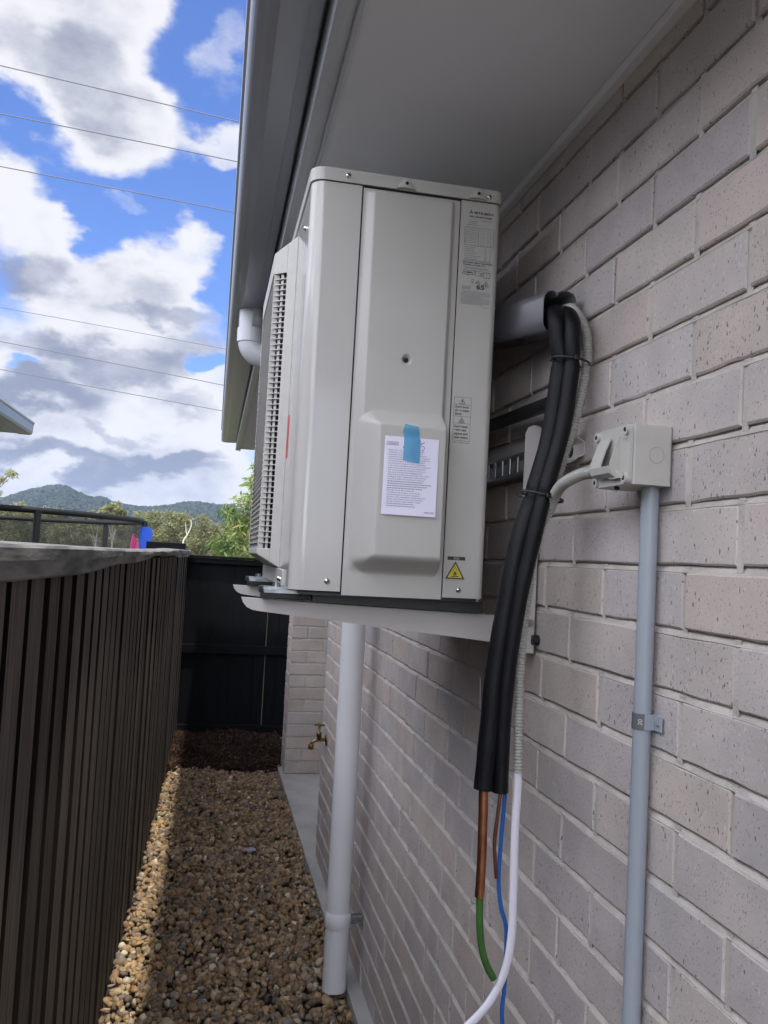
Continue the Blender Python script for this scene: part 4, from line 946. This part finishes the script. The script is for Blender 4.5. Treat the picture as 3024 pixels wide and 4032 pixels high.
# ------------------------------------------------------------------ neighbour's house
nh = thing('neighbour_house', 'grey roof corner of the neighbouring house above the left fence', 'house')
tx0, ty0 = -2.13, 7.5
MB().box(-9, tx0-.45, -3, ty0-.45, -.05, 2.46).build('wall', M_nwall, nh)
MB().box(-9, tx0-.12, -3, ty0-.02, 2.455, 2.47).build('soffit', M_soffit, nh)
gp = [(tx0-.115, 2.60), (tx0-.115, 2.452), (tx0-.03, 2.450), (tx0-.012, 2.456), (tx0-.003, 2.475), (tx0, 2.535), (tx0+.008, 2.548), (tx0+.006, 2.560), (tx0-.004, 2.558)]
MB().strip(gp, .002, -3, ty0, 'xz').prism([(tx0-.115, 2.452), (tx0-.03, 2.450), (tx0-.008, 2.46), (tx0, 2.55), (tx0-.115, 2.55)], ty0-.004, ty0, 'xz').build('gutter', mat('neighbour_gutter', (.36, .40, .45), .35), nh)
MB().add([(tx0-.03, -3, 2.552), (tx0-.03, ty0, 2.552), (-6, ty0-3.6, 3.75), (-6, -3, 3.75), (-9, ty0, 2.552)], [(0, 1, 2, 3), (1, 4, 2)]).build('roof', M_roof, nh, recalc=False)

# ------------------------------------------------------------------ power lines
def wire(y, pts, r, label):
    # pts = (x/y, z/y) bearings turned into heights at distance y, carried on across the sky
    P = [(-.628+a*y, y, 1.577+b*y) for a, b in pts]
    (xa_, _, z0_), (xb_, _, z1_), (xc_, _, z2_) = P
    A = np.polyfit([xa_, xb_, xc_], [z0_, z1_, z2_], 2); A[0] = max(-.0006, min(.0006, A[0]))
    A[1] = (z2_-z0_)/(xc_-xa_)-A[0]*(xa_+xc_); c = z0_-A[0]*xa_**2-A[1]*xa_
    tag(MB().tube([(x, y, A[0]*x*x+A[1]*x+c) for x in np.linspace(-40, 25, 60)], r, 6).build('power_line', M_wire), label, 'power line', 'power lines crossing the sky')
wire(30, [(-.265, .530), (-.134, .523), (.002, .507)], .018, 'highest power line crossing the big white cloud')
wire(30.5, [(-.261, .475), (-.131, .469), (.002, .459)], .018, 'second power line from the top of the sky')
wire(31, [(-.257, .415), (-.127, .407), (.001, .398)], .018, 'third power line from the top, above the gap of blue sky')
wire(42, [(-.245, .256), (-.126, .250), (-.001, .235)], .013, 'faint thin power line, uppermost of the lower three')
wire(42.5, [(-.242, .218), (-.123, .208), (.003, .192)], .018, 'middle one of the lower three power lines')
wire(43, [(-.240, .187), (-.121, .173), (.004, .162)], .018, 'lowest power line, nearest above the hills')

# ------------------------------------------------------------------ trees
def leaf_cloud(centres, radii, n_per, size, asp, pal, droop=.0, flat=.8):
    V = []; F = []; T = []; k = 0
    C_ = np.array(centres); out = []
    n = int(sum(n_per)); idx = np.repeat(np.arange(len(C_)), n_per)
    d = rng.normal(size=(n, 3)); d /= np.linalg.norm(d, axis=1)[:, None]; r = rng.random(n)**(.45)
    p = C_[idx]+d*r[:, None]*np.array(radii)[idx]
    s = size*rng.uniform(.6, 1.3, n)
    u = rng.normal(size=(n, 3)); u[:, 2] = u[:, 2]*(1-droop)-droop*1.6; u /= np.linalg.norm(u, axis=1)[:, None]
    w = np.cross(u, rng.normal(size=(n, 3))); w /= np.linalg.norm(w, axis=1)[:, None]
    a = p; b = p+u*s[:, None]*.45+w*s[:, None]*asp; c = p+u*s[:, None]; e = p+u*s[:, None]*.45-w*s[:, None]*asp
    V = np.stack([a, b, c, e], 1).reshape(-1, 3); F = np.arange(n*4).reshape(n, 4)
    P_ = np.array(pal); cl = rng.integers(0, len(P_), len(C_)); mixi = np.where(rng.random(n) < .65, cl[idx], rng.integers(0, len(P_), n))
    t = P_[mixi]*rng.uniform(.75, 1.25, n)[:, None]
    return V, F, np.repeat(t, 4, 0)
def leafmat(name, trans=.35):
    m = bpy.data.materials.new(name); m.use_nodes = True; t = m.node_tree; b = t.nodes['Principled BSDF']
    a = nd(t, 'ShaderNodeAttribute', attribute_name='tone'); t.links.new(a.outputs['Color'], b.inputs['Base Color']); b.inputs['Roughness'].default_value = .5; b.inputs['Specular IOR Level'].default_value = .3
    tl = nd(t, 'ShaderNodeBsdfTranslucent'); t.links.new(a.outputs['Color'], tl.inputs[0]); mx = nd(t, 'ShaderNodeMixShader'); mx.inputs[0].default_value = trans
    t.links.new(b.outputs[0], mx.inputs[1]); t.links.new(tl.outputs[0], mx.inputs[2]); t.links.new(mx.outputs[0], t.nodes['Material Output'].inputs[0]); return m
M_leaf = leafmat('leaf')
# near leafy wattle beyond the black fence
lt = thing('leafy_tree', 'leafy green tree with long drooping leaves behind the black fence', 'tree')
cen = []; rad = []; npr = []
for i in range(150):
    a = random.uniform(0, 6.28); rr = random.uniform(0, 1)**.5; h = random.uniform(.35, 1)
    ex = 1.45*(1-.55*(h-.35)); cen.append((1.0+math.cos(a)*rr*ex, 12+math.sin(a)*rr*ex, .9+h*2.7-.25*rr)); s_ = random.uniform(.16, .30); rad.append((s_, s_, s_*1.15)); npr.append(75)
# drooping sprays on the passage side
for (x, y, z, s_) in ((-.38, 11.6, 1.62, .22), (-.30, 11.7, 1.85, .22), (-.42, 11.6, 2.10, .15), (-.20, 11.6, 2.28, .17), (-.08, 11.6, 2.55, .14), (-.15, 11.7, 2.02, .2), (.0, 11.6, 2.75, .12), (-.5, 11.6, 1.7, .15), (.06, 11.6, 2.9, .12), (-.02, 11.6, 2.4, .14), (-.1, 11.5, 1.6, .2), (.1, 11.5, 2.15, .2), (.15, 11.5, 2.55, .16)):
    cen.append((x, y, z)); rad.append((s_, s_, s_*.9)); npr.append(110)
V, F, T = leaf_cloud(cen, rad, npr, .13, .11, [(.20, .30, .07), (.28, .38, .10), (.13, .21, .06), (.36, .42, .17), (.34, .28, .14)], droop=.55)
big_mesh('crown', V, F, M_leaf, T, smooth=False, parent=lt)
mb = MB(); mb.tube([(1.0, 12, -.05), (1.02, 12, 1.0), (.97, 12, 2.0), (1.0, 12, 3.2)], [.08, .065, .045, .015], 10)
for i in range(26):
    c = cen[random.randrange(len(cen))]; z0_ = max(.7, c[2]-random.uniform(.5, .9)); mb.tube(spline([(1.0, 12, z0_), ((1+c[0])/2, (12+c[1])/2, (z0_+c[2])/2+.1), c], 4), [.02-.0018*k for k in range(9)], 6)
for c in cen[-13:]: mb.tube(spline([(.9, 12, c[2]-.5), (c[0]*.5+.45, 11.8, c[2]-.1), (c[0], c[1], c[2]+.05)], 4), [.014-.0013*k for k in range(9)], 5)
mb.build('trunk', M_bark, lt)
# eucalypt belt
M_leaf2 = leafmat('gum_leaf', .4)
def gum(x, y, h, w, label, seed, pal, density=1., pale=False, open_=False):
    random.seed(seed); t = thing('gum_tree', label, 'tree', 'gum trees beyond the fences'); cen = []; rad = []; npr = []
    nc = int(26*density)
    for i in range(nc):
        a = random.uniform(0, 6.28); rr = random.random()**.6; hz = random.uniform(.30 if not open_ else .5, 1.0)
        ex = w/2*math.sin(min(1, (1.08-hz)*1.7+.12)*math.pi/2)
        s_ = w*random.uniform(.09, .17)*(1 if not open_ else .7); cen.append((x+math.cos(a)*rr*ex, y+math.sin(a)*rr*ex, h*hz-s_*.7)); rad.append((s_*1.1, s_*1.1, s_*.75)); npr.append(int(190))
    V, F, T = leaf_cloud(cen, rad, npr, .25, .26, pal, droop=.3)
    big_mesh('crown', V, F, M_leaf2, T, smooth=False, parent=t)
    mb = MB(); mb.tube(spline([(x, y, -.1), (x+.2*random.uniform(-1, 1), y, h*.3), (x+.4*random.uniform(-1, 1), y, h*.6), (x, y, h*.9)], 4), [h*.022*(1-k/14) for k in range(13)], 8)
    for i in range(8): c = random.choice(cen); mb.tube(spline([(x, y, h*random.uniform(.2, .5)), ((x+c[0])/2, (y+c[1])/2, c[2]*.75), c], 3), [h*.008*(1-k/8) for k in range(7)], 5)
    mb.build('trunk', mat('pale_bark', (.45, .42, .36), .8) if pale else M_bark, t)
G1 = [(.23, .24, .11), (.27, .27, .13), (.16, .175, .085), (.31, .30, .15)]
G2 = [(.29, .30, .14), (.34, .34, .16), (.22, .24, .11)]
G3 = [(.22, .21, .12), (.27, .25, .14), (.17, .17, .095)]
def gb(rel, y): return -.628+rel*y
specs = [(-.212, 95, .0463, 6.0, G2, 'broad pale green gum tree behind the left end of the trampoline net'), (-.176, 98, .040, 6.0, G2, 'rounded pale green gum tree under the hilltop'),
 (-.148, 92, .032, 5.0, G2, 'low yellow green gum tree under the right slope of the hill'), (-.125, 84, .041, 3.6, G2, 'slender pale gum tree rising above the trampoline ring'), (-.108, 82, .0485, 3.0, G2, 'tall open gum tree with visible white branches above the net'),
 (-.085, 105, .030, 7.0, G3, 'olive gum tree directly above the blue trampoline sleeve'), (-.060, 90, .0485, 6.6, G1, 'large rounded olive gum tree in the middle of the belt'), (-.042, 86, .043, 5.2, G1, 'olive gum tree right of the large rounded one'),
 (-.018, 84, .042, 5.4, G1, 'green gum tree with a pale leaning trunk before it'), (.008, 88, .038, 6.0, G3, 'brownish gum tree beside the near leafy tree'), (.04, 92, .042, 7, G1, 'gum tree partly hidden by the near leafy tree'),
 (-.26, 90, .046, 7, G2, 'gum tree at the far left end of the belt')]
for i, (rel, y, zz, w, pal, lb) in enumerate(specs):
    gum(gb(rel, y), y, 1.577+zz*y, w, lb, 100+i, pal, density=1.3 if w > 4 else .8, pale=(w < 4.2), open_=(w < 4))
# understorey fills gaps in the belt
cen = []; rad = []; npr = []
for i in range(150):
    rel = random.uniform(-.33, .12); y = random.uniform(100, 118); s_ = random.uniform(.9, 1.9); h_ = 1.577+y*random.uniform(.006, .026)
    cen.append((gb(rel, y), y, h_-s_*.5)); rad.append((s_*1.2, s_, s_*.9)); npr.append(170)
for i in range(60):
    rel = random.uniform(-.33, .12); y = random.uniform(98, 104); cen.append((gb(rel, y), y, random.uniform(.3, 1.6))); rad.append((1.8, 1.2, 1.2)); npr.append(150)
V, F, T = leaf_cloud(cen, rad, npr, .42, .3, G3+G1, droop=.3)
tag(big_mesh('bushland', V, F, M_leaf2, T, smooth=False), 'dense olive scrub filling the gaps between the gum trees', 'scrub', kind='stuff')
random.seed(31)
# pale leaning trunk
t = thing('dead_tree', 'thin bare white trunk leaning in front of the olive gum trees', 'tree')
y = 62; P0 = [(-.628+a*y, y, 1.577+b*y) for a, b in ((-.031, -.01), (-.030, .008), (-.0265, .015), (-.0225, .026), (-.0235, .034))]
MB().tube(spline(P0, 4), [.08-.0035*k for k in range(17)], 8).build('trunk', mat('white_bark', (.55, .52, .45), .8), t)
MB().tube(spline([P0[2], (-.628-.028*y, y, 1.577+.022*y), (-.628-.0290*y, y, 1.577+.030*y)], 4), [.04-.003*k for k in range(9)], 6).build('branch', mat('white_bark', (.55, .52, .45), .8), t)
# left wispy gum close by
t = thing('wispy_gum', 'thin branched gum with sparse leaves at the left edge under the roof', 'tree')
y = 45; bp_ = [(-.25, .02), (-.236, .05), (-.226, .066), (-.2165, .074)]
P0 = [(-.628+a*y, y, 1.577+b*y) for a, b in bp_]
cen = [(-.628+a*y, y, 1.577+b*y) for a, b in ((-.236, .060), (-.229, .066), (-.2165, .072), (-.221, .0745), (-.240, .071), (-.232, .052), (-.243, .058))]
mb = MB().tube([(P0[0][0]-.3, y, 0), P0[0]], [.09, .07], 6).tube(spline(P0, 4), [.06-.0035*k for k in range(13)], 6)
for c in cen: mb.tube([P0[1], c], [.03, .008], 5)
mb.build('trunk', M_bark, t)
V, F, T = leaf_cloud(cen, [(.22, .22, .2)]*7, [80]*7, .17, .16, [(.28, .33, .14), (.34, .36, .18)], droop=.5); big_mesh('crown', V, F, M_leaf2, T, smooth=False, parent=t)

# ------------------------------------------------------------------ hills
prof = [(-.6, .03), (-.4, .038), (-.3, .036), (-.2376, .0424), (-.228, .0469), (-.2211, .0489), (-.2114, .0533), (-.1988, .058), (-.1875, .0611), (-.1761, .0642), (-.1675, .0653), (-.1585, .0632), (-.1494, .0591), (-.1404, .0559), (-.1314, .0542), (-.1257, .0560), (-.1196, .0550), (-.1133, .0507), (-.1028, .0491), (-.0922, .0482), (-.0831, .0472), (-.068, .0474), (-.059, .0491), (-.0453, .0513), (-.0333, .0550), (-.0195, .0565), (-.007, .0562), (.0087, .0548), (.0179, .0558), (.04, .0577), (.12, .06), (.3, .045), (.6, .04)]
HX = np.array([p[0] for p in prof]); HZ = np.array([p[1] for p in prof])
DR = 1300.
nx, ny = 260, 40; rel = np.linspace(-.6, .6, nx); vs = []
for j in range(ny+1):
    v = j/ny; Y = 620+v*1300
    for i in range(nx):
        hz = np.interp(rel[i], HX, HZ)*DR-9; t = (Y-620)/(DR-620); k = sst(min(1, t))**.9 if Y <= DR else 1-.7*sst((Y-DR)/620)
        vs.append((-.628+rel[i]*(620+min(v*1300, 680)*1.0+max(0, v*1300-680)*.7), Y, max(-.3, 1.577+hz*k+6*math.sin(rel[i]*60+Y*.01)*k*(1-k))))
hm = MB().add(vs, [(j*nx+i, j*nx+i+1, (j+1)*nx+i+1, (j+1)*nx+i) for j in range(ny) for i in range(nx-1)], True)
tag(hm.build('hills', mat('forest_floor', (.014, .024, .014), .95), recalc=False), kind='structure')
n = 24000; rl_ = rng.uniform(-.32, .14, n); Yt = np.where(rng.random(n) < .30, rng.uniform(1270, 1310, n), rng.uniform(680, 1300, n)); tt = np.clip((Yt-620)/(DR-620), 0, 1); kk = (tt*tt*(3-2*tt))**.9
zt = 1.577+(np.interp(rl_, HX, HZ)*DR-9)*kk+6*np.sin(rl_*60+Yt*.01)*kk*(1-kk)
bv, bf = ico(2); sz = rng.uniform(2.2, 5.2, n)*(Yt/1300)
loc = bv[None]*(1+.21*rng.normal(size=(n, len(bv))))[..., None]*sz[:, None, None]*np.array([.95, .95, .75])
V = loc+np.stack([-.628+rl_*Yt, Yt, zt+sz*.25], 1)[:, None]
F = (bf[None]+(np.arange(n)*len(bv))[:, None, None]).reshape(-1, 3)
pal = np.array([(.014, .026, .014), (.022, .034, .018), (.010, .020, .011), (.030, .040, .022)]); tn = np.repeat(pal[rng.integers(0, 4, n)]*rng.uniform(.8, 1.2, n)[:, None], len(bv), 0)
tag(big_mesh('forest', V.reshape(-1, 3), F, mat('forest_canopy', (.05, .07, .03), .9, attr='tone'), tn, smooth=False), 'dark forest covering the distant hills', 'forest', kind='stuff')

# ------------------------------------------------------------------ air
HAZE = 1
if HAZE:
    hz = MB().box(-1100, 1100, -60, 2050, -1.2, 140).build('haze', None or bpy.data.materials.new('haze'))
    hz['kind'] = 'stuff'; hz['label'] = 'pale blue haze over the distant hills'; hz['category'] = 'haze'
    m = hz.data.materials[0]; m.use_nodes = True; t = m.node_tree
    for q in list(t.nodes): t.nodes.remove(q)
    out = nd(t, 'ShaderNodeOutputMaterial'); pv = nd(t, 'ShaderNodeVolumePrincipled'); pv.inputs['Color'].default_value = (.52, .70, 1, 1); pv.inputs['Density'].default_value = .00016
    t.links.new(pv.outputs[0], out.inputs['Volume'])
bpy.context.view_layer.update()
